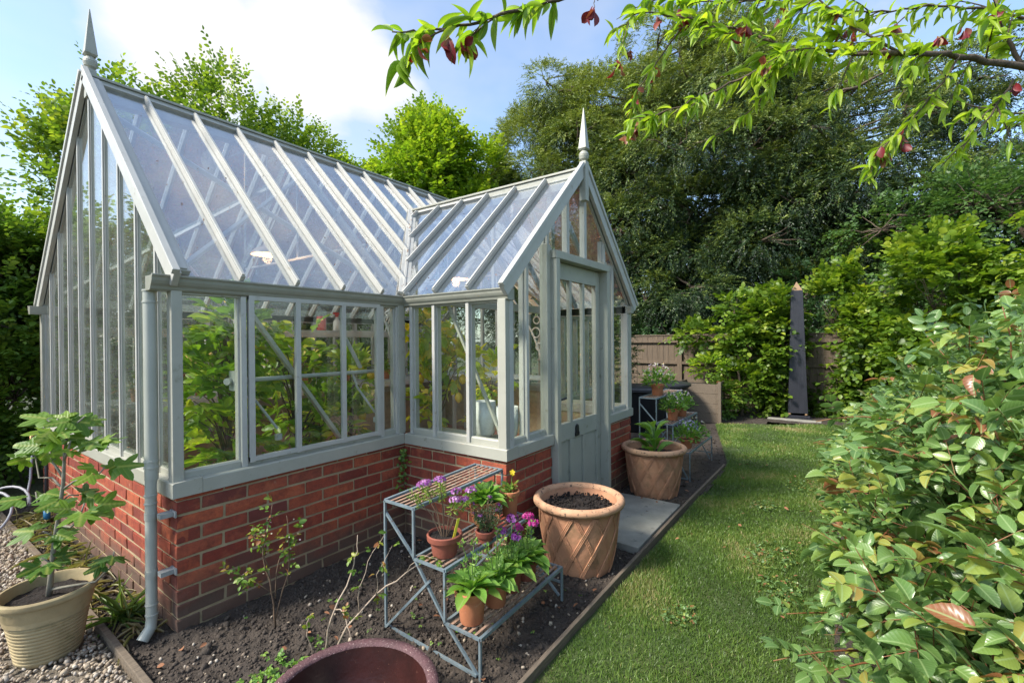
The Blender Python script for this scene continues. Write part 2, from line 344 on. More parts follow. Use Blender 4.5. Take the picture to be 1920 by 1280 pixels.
# leaf templates: (side u in -.5..5, along v 0..1, normal w)
def strip_template(rows, widths, fold=.12, droop=.15, serr=0):
    V = []; T = []
    for i, (v, wd) in enumerate(zip(rows, widths)):
        wd2 = wd*(1+(serr if i % 2 else -serr))
        dz = -droop*v*v
        if wd == 0: V.append((0, v, dz)); continue
        V += [(-wd2/2, v, dz+fold*wd2), (0, v, dz), (wd2/2, v, dz+fold*wd2)]
    idx = []; c = 0
    for wd in widths:
        idx.append([c] if wd == 0 else [c, c+1, c+2]); c += 1 if wd == 0 else 3
    for a, b in zip(idx[:-1], idx[1:]):
        if len(a) == 1: T += [(a[0], b[1], b[0]), (a[0], b[2], b[1])]
        elif len(b) == 1: T += [(a[0], a[1], b[0]), (a[1], a[2], b[0])]
        else: T += [(a[0], a[1], b[1]), (a[0], b[1], b[0]), (a[1], a[2], b[2]), (a[1], b[2], b[1])]
    return np.array(V), np.array(T)
T_needle = (np.array([(0, 0, 0), (-.5, .5, .08), (.5, .5, .08), (0, 1, -.1)]), np.array([(0, 2, 1), (1, 2, 3)]))
T_simple = strip_template([0, .45, 1], [0, 1, 0], .10, .12)
T_oval = strip_template([0, .18, .5, .8, 1], [0, .72, 1, .62, 0], .10, .18)
r_ = np.linspace(0, 1, 13); T_rose = strip_template(list(r_), [0]+list((np.sin(np.pi*r_[1:-1]**.85)**.62))+[0], .11, .16, .03)
r_ = np.linspace(0, 1, 13); T_rose2 = strip_template(list(r_), [0]+list((np.sin(np.pi*r_[1:-1]**.95)**.75))+[0], .24, .42, .04)
r_ = np.linspace(0, 1, 8); T_lance2 = strip_template(list(r_), [0]+list((np.sin(np.pi*r_[1:-1]**.8)**.9))+[0], .28, .62)
r_ = np.linspace(0, 1, 8); T_lance = strip_template(list(r_), [0]+list((np.sin(np.pi*r_[1:-1]**.8)**.9))+[0], .13, .28)
r_ = np.linspace(0, 1, 8); T_prim = strip_template(list(r_), [0]+list((.25+.75*np.sin(np.pi*np.clip(r_[1:-1]*1.0, 0, 1)**1.5)))+[0], .16, .35)
T_blade = (np.array([(-.5, 0, 0), (.5, 0, 0), (-.36, .5, -.04), (.36, .5, -.04), (0, 1, -.28)]), np.array([(0, 1, 3), (0, 3, 2), (2, 3, 4)]))
T_long = strip_template([0, .25, .5, .75, 1], [.5, .9, 1, .7, 0], .1, .7)
def fig_template():
    V = [(0, .3, 0)]; n = 44
    for k in range(n):
        t = k/n*2*math.pi  # 0 = tip direction
        lob = 0
        for c0, amp, wd_ in ((0, 1.0, .36), (.98, .9, .34), (-.98, .9, .34), (2.0, .6, .36), (-2.0, .6, .36)):
            d = (t-c0+math.pi) % (2*math.pi)-math.pi; lob = max(lob, amp*math.exp(-(d/wd_)**2))
        r = .24+.44*lob+(.02 if k % 2 else -.015)
        if abs(t-math.pi) < .3: r = .12
        u = r*math.sin(t); v = .3+r*math.cos(t)
        V.append((u*.95, v, -.22*abs(u)-.18*max(0, v-.3)**2+.03*math.sin(5*t)))
    T = [(0, 1+k, 1+(k+1) % n) for k in range(n)]
    return np.array(V), np.array(T)
T_fig = fig_template()
def petal_template():  # small five-petalled flower lying in the u-v plane round the origin
    V = [(0, 0, -.1)]; n = 20
    for k in range(n):
        t = k/n*2*math.pi; r = .5*(.62+.38*abs(math.cos(2.5*t))); V.append((r*math.cos(t), r*math.sin(t), 0.02*math.cos(5*t)))
    return np.array(V), np.array([(0, 1+k, 1+(k+1) % n) for k in range(n)])
T_flow = petal_template()
class Leaves:
    def __init__(s): s.P = []; s.D = []; s.N = []; s.L = []; s.W = []; s.r = []
    def add(s, P, D, Nn, L, W, r=None):
        P = np.atleast_2d(P); k = len(P)
        s.P.append(P); s.D.append(np.broadcast_to(D, (k, 3))); s.N.append(np.broadcast_to(Nn, (k, 3)))
        s.L.append(np.broadcast_to(L, (k,))); s.W.append(np.broadcast_to(W, (k,)))
        s.r.append(rng.random(k) if r is None else np.broadcast_to(r, (k,)))
    def build(s, name, tmpl, mat_, parent=None, mask=None, offset=None):
        P = np.concatenate(s.P); D = nrm(np.concatenate(s.D)); Nn = np.concatenate(s.N); L = np.concatenate(s.L); W = np.concatenate(s.W); r = np.concatenate(s.r)
        if mask is not None:
            k = mask(P); P, D, Nn, L, W, r = P[k], D[k], Nn[k], L[k], W[k], r[k]
        S = nrm(np.cross(D, Nn)); Nn = np.cross(S, D)
        if offset is not None: P = P-np.array(offset)
        tv, tt = tmpl; k = len(tv)
        V = P[:, None, :]+tv[None, :, 1:2]*(L[:, None, None]*D[:, None, :])+tv[None, :, 0:1]*(W[:, None, None]*S[:, None, :])+tv[None, :, 2:3]*(L[:, None, None]*Nn[:, None, :])
        T = tt[None, :, :]+(np.arange(len(P))*k)[:, None, None]
        A = np.empty((len(P), k, 3)); A[:, :, 0] = tv[:, 0]; A[:, :, 1] = tv[:, 1]; A[:, :, 2] = np.clip(r, 0.001, .999)[:, None]
        return np_mesh(name, V.reshape(-1, 3), T.reshape(-1, 3), mat_, parent, A.reshape(-1, 3))
def rv(n, s=1.0): return rng.normal(0, s, (n, 3))
def sprays(LV, O, Dr, up_, ln, k, size, wr=.6, ang=55, flat=.25, rbase=None, rvar=.25, droop=.25, szv=.25):
    """flat sprays of alternate leaves: O,Dr (S,3)"""
    S = len(O); Dr = nrm(Dr); side = nrm(np.cross(Dr, up_+rv(S, .25))); nn = nrm(np.cross(side, Dr))
    nn = np.where(nn[:, 2:3] < 0, -nn, nn)
    ln = np.broadcast_to(ln, (S,))
    rb = rng.random(S) if rbase is None else rbase
    for j in range(k):
        t = (j+.5)/k; sg = 1 if j % 2 else -1
        P = O+Dr*(ln*t)[:, None]; P[:, 2] -= droop*ln*t*t
        a = R(ang if j < k-1 else 5)
        D = Dr*math.cos(a)+side*sg*math.sin(a)+rv(S, .18); D[:, 2] -= droop*t
        sz = size*(1+rng.normal(0, szv, S)).clip(.5, 1.6)*(1.0-.35*abs(t-.4))
        LV.add(P, D, nn+rv(S, flat), sz, sz*wr, (rb+rng.normal(0, rvar, S)).clip(0, 1))
def sphere_dirs(n):
    return nrm(rng.normal(0, 1, (n, 3)))

# ------------------------------------------------------------------ greenhouse dimensions
W_, X1, P_, PW = 3.04, 1.453, 0.94, 2.13
LEN = X1*2+PW; X2 = X1+PW; ZS0, ZS1 = .68, .756; ZE = 1.69; M_ = .975
XM = X1+PW/2; YR = W_/2; ZR = 1.775+M_*(YR-.01); ZR2 = 1.775+M_*(PW/2-.01)

# ------------------------------------------------------------------ ground
def grid(name, x0, x1, y0, y1, nx, ny, hf, mat_, kind='structure', sx=1.0):
    tx = np.linspace(0, 1, nx)**sx
    X, Y = np.meshgrid(x0+(x1-x0)*tx, np.linspace(y0, y1, ny), indexing='ij'); Z = hf(X, Y)
    V = np.stack([X, Y, Z], -1).reshape(-1, 3); i = np.arange(nx-1)[:, None]*ny+np.arange(ny-1)[None, :]
    Q = np.stack([i, i+ny, i+ny+1, i+1], -1).reshape(-1, 4)
    o = np_mesh(name, V, Q, mat_); tag(o, kind=kind); return o
from mathutils import noise as mn
def fbm(X, Y, s, oct_=3, seed=0.):
    out = np.zeros(X.shape); it = np.nditer(X, flags=['multi_index'])
    for x in it:
        i = it.multi_index; out[i] = mn.fractal(Vector((float(X[i])*s+seed, float(Y[i])*s, seed)), 1.0, 2.0, oct_)
    return out
m, n = newmat('ground_earth'); co = n.n('ShaderNodeTexCoord').outputs['Object']
c = n.ramp(n.noise(.6, 6, .6, co), [(.3, (.05, .075, .02)), (.7, (.05, .04, .025))])
finish(n, pbr(n, c, .95, n.noise(30, 5, .6, co), .6, .03))
g_ = MB(); g_.add([(-250, -250, -.06), (250, -250, -.06), (250, 250, -.06), (-250, 250, -.06)], [(0, 1, 2, 3)])
tag(g_.build('ground', m), kind='structure')
# soil bed in front of and beside the greenhouse
def soil_h(X, Y): return .006+.022*fbm(X, Y, 3.0, 3, 3.1)+.016*fbm(X, Y, 14., 3, 9.)+.03*np.exp(-((X-.5)/.5)**2-((Y+.45)/.3)**2)
grid('soil_bed', -.20, 3.6, -1.53, .06, 330, 150, soil_h, soil)
grid('soil_bed', 3.6, 9.3, -1.60, .06, 130, 50, lambda X, Y: .0+.02*fbm(X, Y, 3.0, 3, 3.1), soil)
grid('soil_bed', -.20, .04, .06, 3.4, 40, 260, lambda X, Y: soil_h(X, Y)*.7, soil)
grid('soil_bed', 8.1, 9.6, -6.5, -1.55, 40, 90, lambda X, Y: .0+.02*fbm(X, Y, 3.0, 3, 5.1), soil)
m, n = newmat('lawn_ground'); co = n.n('ShaderNodeTexCoord').outputs['Object']
c = n.ramp(n.noise(4, 6, .6, co), [(.3, (.035, .07, .012)), (.6, (.06, .085, .02)), (.8, (.08, .06, .03))])
finish(n, pbr(n, c, .95, n.noise(60, 5, .6, co), .8, .02))
def yb(x):
    return np.minimum(np.where(x < 4.85, -1.56, -1.56+(x-4.85)*.263), -.92-(x-7.3)*1.775)
tx = np.linspace(-.6, 8.3, 230); V = []
for x in tx:
    for t in np.linspace(0, 1, 36): y = -2.75+(max(float(yb(x)), -2.74)+2.75)*t; V.append((x, y, 0))
V = np.array(V); V[:, 2] = -.012+.034*np.clip((V[:, 0]-4.4)/.8, 0, 1)+.012*fbm(V[:, 0], V[:, 1], 1.1, 2, 1.); i = np.arange(229)[:, None]*36+np.arange(35)[None, :]
Q = np.stack([i, i+36, i+37, i+1], -1).reshape(-1, 4); tag(np_mesh('lawn', V, Q, m), kind='structure')
grid('soil_bed', -1.0, 9.3, -5.2, -2.6, 160, 50, lambda X, Y: .0+.02*fbm(X, Y, 3.0, 3, 7.), soil)
grid('gravel_path', -3.2, -.20, -2.4, 4.6, 60, 130, lambda X, Y: -.012+.006*fbm(X, Y, 5., 2, 2.), gravelbase)
# paving slab in front of the door
sb = MB(); sb.box((2.16, -1.515, -.02), (3.15, -.985, .035))
tag(sb.build('paving_slab', slabm, bevel=.006), 'worn grey stone slab lying before the greenhouse door', 'paving slab')
# timber edgings
def board(name, pts, label, w_=.022, z0=-.05, z1=.032):
    b = MB()
    for a, c_ in zip(pts[:-1], pts[1:]):
        b.bar((a[0], a[1], (z0+z1)/2), (c_[0], c_[1], (z0+z1)/2), w_, z1-z0)
    return tag(b.build(name, edgewood, bevel=.003), label, 'edging board')
board('edging_board', [(-.5, -1.565), (1.4, -1.545), (3.2, -1.54), (4.72, -1.56)], 'thin weathered board edging the lawn beside the pots')
board('edging_board', [(-.19, -1.2), (-.185, .3), (-.20, 1.6), (-.235, 3.4)], 'grey weathered board between the gravel and the soil', .028, z1=.035)
# fallen stones / clods / gravel
ICO_V = None
def ico():
    import bmesh
    bm = bmesh.new(); bmesh.ops.create_icosphere(bm, subdivisions=1, radius=1)
    V = np.array([v.co[:] for v in bm.verts]); T = np.array([[v.index for v in f.verts] for f in bm.faces]); bm.free(); return V, T
IV, IT = ico()
def lumps(name, P, S, mat_, jag=.25, label=None, cat=None, smooth=True, kind='stuff', rr=None):
    n_ = len(P); k = len(IV); A = rng.normal(0, 1, (n_, 3, 3)); Q, _ = np.linalg.qr(A)
    sc3 = S[:, None]*(rng.uniform(.55, 1.15, (n_, 3)))
    base = IV[None]*(1+rng.normal(0, jag, (n_, k, 1))*.6)
    V = np.einsum('nij,nkj->nki', Q, base*sc3[:, None, :])+P[:, None, :]
    T = IT[None]+(np.arange(n_)*k)[:, None, None]
    at3 = np.zeros((n_, k, 3)); at3[:, :, 2] = (rng.random(n_) if rr is None else rr)[:, None]
    o = np_mesh(name, V.reshape(-1, 3), T.reshape(-1, 3), mat_, None, at3.reshape(-1, 3), smooth)
    return tag(o, label, cat, kind=kind)
m, n = newmat('pebbles'); a = n.n('ShaderNodeAttribute', attribute_name='leaf'); s = n.n('ShaderNodeSeparateXYZ'); n.link(a.outputs['Vector'], s.inputs[0])
c = n.ramp(s.outputs[2], [(0, (.16, .12, .09)), (.25, (.34, .27, .19)), (.5, (.46, .38, .28)), (.75, (.30, .26, .22)), (1, (.58, .52, .43))])
co = n.n('ShaderNodeTexCoord').outputs['Object']; c = n.mix(n.math('MULTIPLY', n.noise(90, 4, .6, co), .4), c, (.18, .14, .1))
finish(n, pbr(n, c, .8, n.noise(200, 3, .6, co), .3, .002)); pebm = m
ng = 16000
gx = -.215-np.abs(rng.random(ng))**1.25*1.5; gy = rng.uniform(-.9, 3.4, ng)
gs = rng.uniform(.006, .0125, ng)*np.where(rng.random(ng) < .1, 1.4, 1)
lumps('gravel', np.stack([gx, gy, gs*.5-.010+rng.uniform(0, .012, ng)], -1), gs, pebm, .2, 'pale mixed gravel of the path under the cream pot', 'gravel')
nc = 15000
sx_ = np.concatenate([rng.uniform(-.18, 3.4, nc), rng.uniform(-.18, .0, 1800), rng.uniform(3.4, 8.6, 1500)]); sy_ = np.concatenate([rng.uniform(-1.52, -.0, nc), rng.uniform(0, 3., 1800), rng.uniform(-1.5, -.3, 1500)])
ss_ = rng.uniform(.003, .010, len(sx_))*np.where(rng.random(len(sx_)) < .10, 1.9, 1)
ok = ~((sx_ > X1) & (sy_ > -.93)) & ~((sx_ > 2.14) & (sx_ < 3.17) & (sy_ > -1.53))
sx_, sy_, ss_ = sx_[ok], sy_[ok], ss_[ok]
zz = soil_h(sx_, sy_)
clod = simple('soil_clod', (.088, .069, .054), (.034, .026, .021), 25, .95, .9, 120, .006)
lumps('soil_clods', np.stack([sx_, sy_, zz+ss_*.2], -1), ss_, clod, .3, 'dark crumbly clods of soil in the bed', 'soil clods')
ns = 420; px_ = rng.uniform(-.15, 3.2, ns); py_ = rng.uniform(-1.5, -.05, ns); ok = ~((px_ > X1) & (py_ > -.95)) & ~((px_ > 2.14) & (px_ < 3.17)); px_, py_ = px_[ok], py_[ok]
pss = rng.uniform(.004, .012, len(px_))
lumps('small_stones', np.stack([px_, py_, soil_h(px_, py_)+pss*.6], -1), pss, pebm, .25, 'small pale stones scattered over the soil', 'small stones')
# a few flat dry leaves on soil and lawn
LV = Leaves(); k = 110
lx = rng.uniform(-.1, 4.6, k); ly = rng.uniform(-1.5, -.1, k); ok = ~((lx > X1-.03) & (ly > -.96)); lx, ly = lx[ok], ly[ok]
LV.add(np.stack([lx, ly, soil_h(lx, ly)+.022], -1), rv(len(lx))*(1, 1, .15), np.array([0, 0, 1.])+rv(len(lx), .3), rng.uniform(.02, .05, len(lx)), rng.uniform(.014, .03, len(lx)))
lx = rng.uniform(1.5, 8, 45); ly = rng.uniform(-2.5, -1.6, 45)
LV.add(np.stack([lx, ly, np.full(45, .022)], -1), rv(45)*(1, 1, .15), np.array([0, 0, 1.])+rv(45, .3), rng.uniform(.02, .045, 45), .02)
tag(LV.build('fallen_leaves', T_oval, copperleaf), 'dry brown leaves lying over soil and lawn', 'fallen leaves', kind='stuff')
# grass
def grass(n_, x0, x1, y0, y1, h, wd, edge=True):
    x = rng.uniform(x0, x1, n_); y = rng.uniform(y0, y1, n_)
    dens = np.array([mn.noise(Vector((a*2.1, b*2.1, 4.))) for a, b in zip(x, y)])
    dn2 = np.array([mn.noise(Vector((a*.7+9, b*.9, 2.))) for a, b in zip(x, y)])
    k = rng.random(n_) < .84+.7*dens-.4*(dn2 > .32); x, y, dens, dn2 = x[k], y[k], dens[k], dn2[k]
    k = (y > -2.58+.03*np.sin(x*7)) | (rng.random(len(x)) < .25); x, y, dens, dn2 = x[k], y[k], dens[k], dn2[k]
    k = y < yb(x)-.012+.02*np.sin(x*13)*rng.random(len(x)); x, y, dens, dn2 = x[k], y[k], dens[k], dn2[k]
    n_ = len(x); D = np.array([0, 0, 1.])+rv(n_, .42)*(1, 1, .2); D[:, 2] = np.abs(D[:, 2])
    G_.add(np.stack([x, y, -.012+.034*np.clip((x-4.4)/.8, 0, 1)], -1), D, rv(n_)*(1, 1, .1), h*rng.uniform(.35, 1.15, n_)*(1+.5*dens), wd*rng.uniform(.7, 1.3, n_), (.48+.75*dens+.35*dn2+rng.normal(0, .2, n_)).clip(0, .99))
G_ = Leaves()
grass(72000, .3, 2.6, -2.75, -1.575, .027, .0036)
grass(66000, 2.6, 5.0, -2.75, -1.575, .028, .0050)
grass(50000, 5.0, 8.2, -2.75, -.95, .028, .0085)
tag(G_.build('lawn_grass', T_blade, L_grass), 'short mown green grass of the lawn', 'grass', kind='stuff')

# ------------------------------------------------------------------ greenhouse
GH = thing('greenhouse', 'sage green timber greenhouse on a red brick base with porch and finials', 'greenhouse')
# brick plinth: real bricks in recessed mortar
def brickwall(A, B, z0, z1, inward, th=.10, cut=(), offs=0.0, ends=(0, 0)):
    A = np.array(A, float); B = np.array(B, float); L = np.linalg.norm(B-A); d = (B-A)/L; i_ = np.array(inward, float)
    mo = MB(); q = []
    for s_ in (.009, L-.009):
        for dd in (.006, th):
            for z in (z0-.08, z1):
                q.append((*(A+d*s_+i_*dd), z))
    mo.hexa([q[0], q[1], q[3], q[2], q[4], q[5], q[7], q[6]])
    bw = MB(); ch = .0725; nrow = int(math.ceil((z1-z0+.05)/ch))
    for r in range(nrow):
        zt = z1-.018-r*ch if r else z1-.002; zb = z1-.018-(r+1)*ch+.010 if r else z1-.018-ch*0-.0+.0
        if r == 0: zt, zb = z1-.001, z1-.016
        else: zt = z1-.026-(r-1)*ch; zb = zt-ch+.0135
        x = -.1125*((r+0) % 2)+rng.normal(0, .003)
        first = True
        while x < L-.004:
            ln = .212
            a0, a1 = max(x, 0), min(x+ln, L)
            x += .225
            if a1-a0 < .02: continue
            if any(a0 >= c0-.01 and a1 <= c1+.01 for c0, c1 in cut): continue
            for c0, c1 in cut:
                if a0 < c0 < a1: a1 = c0
                if a0 < c1 < a1: a0 = c1
            bw.cur = (0, 0, float(rng.random()))
            f0 = -.002+abs(rng.normal(0, .0018))
            pts = []
            for s_ in (a0, a1):
                for dd in (f0, .05):
                    for z in (zb, zt):
                        pts.append(np.array((*(A+d*s_+i_*dd), z))+rng.normal(0, .0014, 3))
            bw.hexa([pts[0], pts[1], pts[3], pts[2], pts[4], pts[5], pts[7], pts[6]])
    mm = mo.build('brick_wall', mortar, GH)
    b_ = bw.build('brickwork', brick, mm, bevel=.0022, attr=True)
    b_.modifiers['bevel'].segments = 1
    return mm
e_ = .02
brickwall((e_, W_-e_), (e_, e_), -.05, ZS0, (1, 0), offs=0)
brickwall((e_, e_), (X1+e_+.10, e_), -.05, ZS0, (0, 1), offs=.0)
brickwall((X1+e_, e_+.05), (X1+e_, -P_+e_), -.05, ZS0, (1, 0))
brickwall((X1+e_, -P_+e_), (2.035, -P_+e_), -.05, ZS0, (0, 1))
brickwall((2.968, -P_+e_), (X2-e_, -P_+e_), -.05, ZS0, (0, 1))
brickwall((X2-e_, -P_+e_), (X2-e_, e_+.05), -.05, ZS0, (-1, 0))
brickwall((X2-e_, e_), (LEN-e_, e_), -.05, ZS0, (0, 1))
brickwall((LEN-e_, e_), (LEN-e_, W_-e_), -.05, ZS0, (-1, 0))
brickwall((LEN-e_, W_-e_), (e_, W_-e_), -.05, ZS0, (0, -1))
# sills: sloped top, small drip
def sill(A, B, inward, name='sill', ex=(0, 0)):
    A = np.array(A, float); B = np.array(B, float); d = (B-A)/np.linalg.norm(B-A); i_ = np.array(inward, float)
    A = A-d*ex[0]; B = B+d*ex[1]
    prof = [(0, ZS0+.001), (0, ZS1-.006), (.004, ZS1-.001), (.13, ZS1+.006), (.13, ZS0+.001)]
    mb = MB(); mb.prism([(*(A+i_*o), z) for o, z in prof], (*(B-A), 0)); return mb.build(name, sage, GH, bevel=.0015)
sill((0, W_), (0, .0), (1, 0)); sill((.131, 0), (X1-.0, 0), (0, 1)); sill((X1+.001, .0), (X1+.001, -P_), (1, 0))
sill((X1+.132, -P_), (2.036, -P_), (0, 1)); sill((2.968, -P_), (X2-.131, -P_), (0, 1)); sill((X2, -P_), (X2, 0), (-1, 0))
sill((X2+.001, 0), (LEN-.131, 0), (0, 1)); sill((LEN, 0), (LEN, W_), (-1, 0)); sill((LEN-.131, W_), (.131, W_), (0, -1))

def gwall(A, B, inward, ss, zt, prot=.022, ins=.03, bw=.043, dep_=.05, eave=True, skip=(), pz=None, name='glazed_wall', first=None, matb=None):
    """glazed wall: mesh of own = bottom and top rail; children = glazing bars and panes"""
    matb = matb or sage_w
    A = np.array(A, float); B = np.array(B, float); L = np.linalg.norm(B-A); d = (B-A)/L; i_ = np.array(inward, float)
    P = lambda s_, o, z: np.array((*(A+d*s_+i_*o), z))
    rl = MB(); te = MB(); more_ = []
    for c0, c1 in ([(ss[0], ss[-1])] if not skip else skip):
        if rl.v: more_.append(rl); rl = MB()
        rl.prism([P(c0, ins+.012, ZS1), P(c0, ins+.012, ZS1+.032), P(c0, ins+.02, ZS1+.042), P(c0, ins+.045, ZS1+.042), P(c0, ins+.045, ZS1)], P(c1, 0, 0)-P(c0, 0, 0))
        if eave: te.prism([P(c0, ins+.01, ZE-.008), P(c0, ins+.01, ZE+.075), P(c0, ins+.055, ZE+.075), P(c0, ins+.055, ZE-.008)], P(c1, 0, 0)-P(c0, 0, 0))
    root = rl.build(name, sage, GH, bevel=.0015)
    if te.v: te.build('top_rail', sage, root, bevel=.0015)
    for q_ in more_: q_.build('bottom_rail', sage, root, bevel=.0015)
    for s_ in ss:
        b = MB(); h = bw/2; z1 = zt(s_)
        za, zb = zt(max(s_-h, 0)), zt(min(s_+h, L))
        poly = lambda o0, o1, hh: [P(s_-hh, o0, ZS1-.001), P(s_+hh, o0, ZS1-.001), P(s_+hh, o1, ZS1-.001), P(s_-hh, o1, ZS1-.001), P(s_-hh, o0, za), P(s_+hh, o0, zb), P(s_+hh, o1, zb), P(s_-hh, o1, za)]
        b.hexa(poly(ins, ins+prot, h*.62)); b.hexa(poly(ins+prot+.0005, ins+prot+dep_*.8, h))
        b.build('glazing_bar', matb, root, bevel=.0015)
    for a_, b_ in zip(ss[:-1], ss[1:]):
        if any(a_ < (p+.01) and b_ > (p-.01) for p in (pz or [])): continue
        pts = [P(a_, ins+prot+.006, ZS1+.03), P(b_, ins+prot+.006, ZS1+.03), P(b_, ins+prot+.006, zt(b_))]
        mids = [m_ for m_ in (first or []) if a_ < m_ < b_]
        for m_ in mids: pts.append(P(m_, ins+prot+.006, zt(m_)))
        pts.append(P(a_, ins+prot+.006, zt(a_)))
        g = MB(); g.prism(pts, (*(i_*.004), 0)); g.build('window_pane', wglass if prot > .01 else gglass, root)
    return root
bay = W_/10
rake = lambda half, L: (lambda s_: 1.755+M_*(half-abs(min(max(s_, .0), L)-half))-.03)
# left gable, front wall, porch walls, porch gable, back and far walls
gwall((0, 0), (0, W_), (1, 0), [.045]+[bay*k for k in range(1, 10)]+[W_-.045], rake(YR, W_), ins=.026, prot=.008, bw=.036, dep_=.024, eave=False, first=[YR])
gwall((0, 0), (X1, 0), (0, 1), [.042, .348, 1.282, 1.424], lambda s_: ZE, ins=.03, bw=.046, pz=[.8])
gwall((X1, 0), (X1, -P_), (1, 0), [.042, .275, .595, .912], lambda s_: ZE, ins=.03)
root = gwall((X1, -P_), (X2, -P_), (0, 1), [.055, .292, .565, 1.545, 1.725, PW-.055], rake(PW/2, PW), ins=.03, eave=False, skip=[(.05, .56), (1.53, PW-.05)], pz=[1.0])
gwall((X2, -P_), (X2, 0), (-1, 0), [.04, .345, .665, .90], lambda s_: ZE)
gwall((X2, 0), (LEN, 0), (0, 1), [.05, .36, .67, .98, 1.28, 1.41], lambda s_: ZE)
gwall((LEN, 0), (LEN, W_), (-1, 0), [.045]+[bay*k for k in range(1, 10)]+[W_-.045], rake(YR, W_), eave=False, first=[YR])
gwall((LEN, W_), (0, W_), (0, -1), [.05]+[.02+.311*k for k in range(1, 16)]+[LEN-.05], lambda s_: ZE)
# glazing above the door (three lights)
for s_ in (2.33, 2.63):
    b = MB(); b.box((s_-.022, -.905, 2.08), (s_+.022, -.86, rake(PW/2, PW)(s_-X1)-.0)); b.build('glazing_bar', sage_w, root, bevel=.0015)
for a_, b_ in ((2.03, 2.33), (2.33, 2.63), (2.63, 2.99)):
    zf = lambda x: rake(PW/2, PW)(x-X1)
    pts = [(a_, -.88, 2.06), (b_, -.88, 2.06), (b_, -.88, zf(b_))]+([(XM, -.88, zf(XM))] if a_ < XM < b_ else [])+[(a_, -.88, zf(a_))]
    g = MB(); g.prism(pts, (0, .004, 0)); g.build('window_pane', wglass, root)
# corner posts
def post(x0, y0, x1, y1, z1=ZE+.01, z0=ZS1-.004, m_=None, name='corner_post'):
    b = MB(); b.box((x0, y0, z0), (x1, y1, z1)); return b.build(name, m_ or sage, GH, bevel=.003)
post(.010, .024, .058, .085); post(X1-.030, .020, X1+.026, .07); post(X1+.010, -P_+.010, X1+.062, -P_+.072)
post(X2-.075, -P_+.010, X2-.010, -P_+.072); post(.010, W_-.085, .058, W_-.012); post(LEN-.07, .02, LEN-.01, .08)
post(1.985, -P_+.02, 2.037, -P_+.085, 2.13); post(2.968, -P_+.02, 3.02, -P_+.085, 2.13)
# opening casement in the front wall with three lights
cs = MB(); cx0, cx1, cz0, cz1 = .372, 1.262, ZS1+.022, ZE+.018
for (a, b) in (((cx0, .022, cz0), (cx1, .048, cz0+.026)), ((cx0, .022, cz1-.035), (cx1, .048, cz1))): cs.box(a, b)
for x in (cx0, .642, .954, cx1-.030): cs.box((x, .0215, cz0-.004), (x+.030, .0485, cz1+.003))
cs = cs.build('opening_window', sage_w, GH, bevel=.002)
g = MB(); g.box((cx0+.02, .036, cz0+.02), (cx1-.02, .040, cz1-.02)); g.build('window_pane', wglass, cs)
g = MB()
g.tube([(.30, .15, 1.222), (1.36, .15, 1.222)], .014, 10); g.tube([(.30, .13, 1.222), (.33, .15, 1.222)], .02, 10)
g.box((.328, .10, 1.17), (.352, .17, 1.28))
for x in (.42, 1.12): g.tube([(x, .15, 1.215), (x+.02, .13, 1.12), (x+.13, .075, .93)], .008, 6); g.box((x+.115, .05, .865), (x+.145, .08, .90))
g.tube([(1.10, .2, 1.46), (1.20, .17, 1.25)], .014, 8)
g.build('window_winder', benchm, cs, smooth=True)

# roof slopes
def roof(name, O, E, L, S, half, xs, ybot, brk=(), edge=.08):
    """O eave start; E along the eave; S unit plan vector up the slope; ybot(s): plan distance from the eave where the slope starts (valley)"""
    O = np.array(O, float); E = np.array(E, float); S = np.array(S, float); K = np.array([0, 0, 1.])
    upn = nrm(K-S*M_); nrmv = nrm(np.array([S[0]*-M_, S[1]*-M_, 1.0]))
    Pt = lambda s_, y, h=0: O+E*s_+S*y+K*(M_*y)+nrmv*h
    top = half-.045
    rl = MB()
    for a, b in ((Pt(xs[0]+.0, ybot(xs[0])), Pt(xs[0], top)),): 
        pass
    rl.bar(Pt(0.03, top+.008, -.01), Pt(L-.03, top+.008, -.01), .05, .05, nrmv)      # top rail under the ridge
    root = rl.build(name, sage_w, GH, bevel=.002)
    for i, s_ in enumerate(xs):
        y0 = ybot(s_)
        if top-y0 < .06: continue
        e = edge if i in (0, len(xs)-1) else .025
        b = MB(); b.bar(Pt(s_, y0, .014), Pt(s_, top, .014), e, .030, nrmv); b.bar(Pt(s_, y0+.004, .033), Pt(s_, top-.004, .033), e*.62, .012, nrmv)
        b.bar(Pt(s_, y0, -.022), Pt(s_, top, -.022), .022, .036, nrmv)
        b.build('glazing_bar', sage_w, root, bevel=.0015)
    for a, b in zip(xs[:-1], xs[1:]):
        mids = [q for q in brk if a < q < b]; ss = [a]+mids+[b]
        lo = [Pt(q, min(ybot(q), top), -.002) for q in ss]
        if all(ybot(q) >= top-.01 for q in ss): continue
        pts = lo+[Pt(b, top, -.002), Pt(a, top, -.002)]
        g = MB(); g.prism(pts, nrmv*-.004); g.build('roof_pane', rglass, root)
    return root
vy = lambda x: max(0.0, PW/2-abs(x-XM))
mainx = [.044]+[.02+.311*k for k in range(1, 16)]+[LEN-.044]
roof('roof_slope', (0, .01, 1.775), (1, 0, 0), LEN, (0, 1, 0), YR-.01, mainx, vy, (X1, XM, X2))
roof('roof_slope', (0, W_-.01, 1.775), (1, 0, 0), LEN, (0, -1, 0), YR-.01, mainx, lambda x: 0.0)
pys = [-P_+.044]+[-.625+.31*k for k in range(0, 5)]+[.925, 1.05]
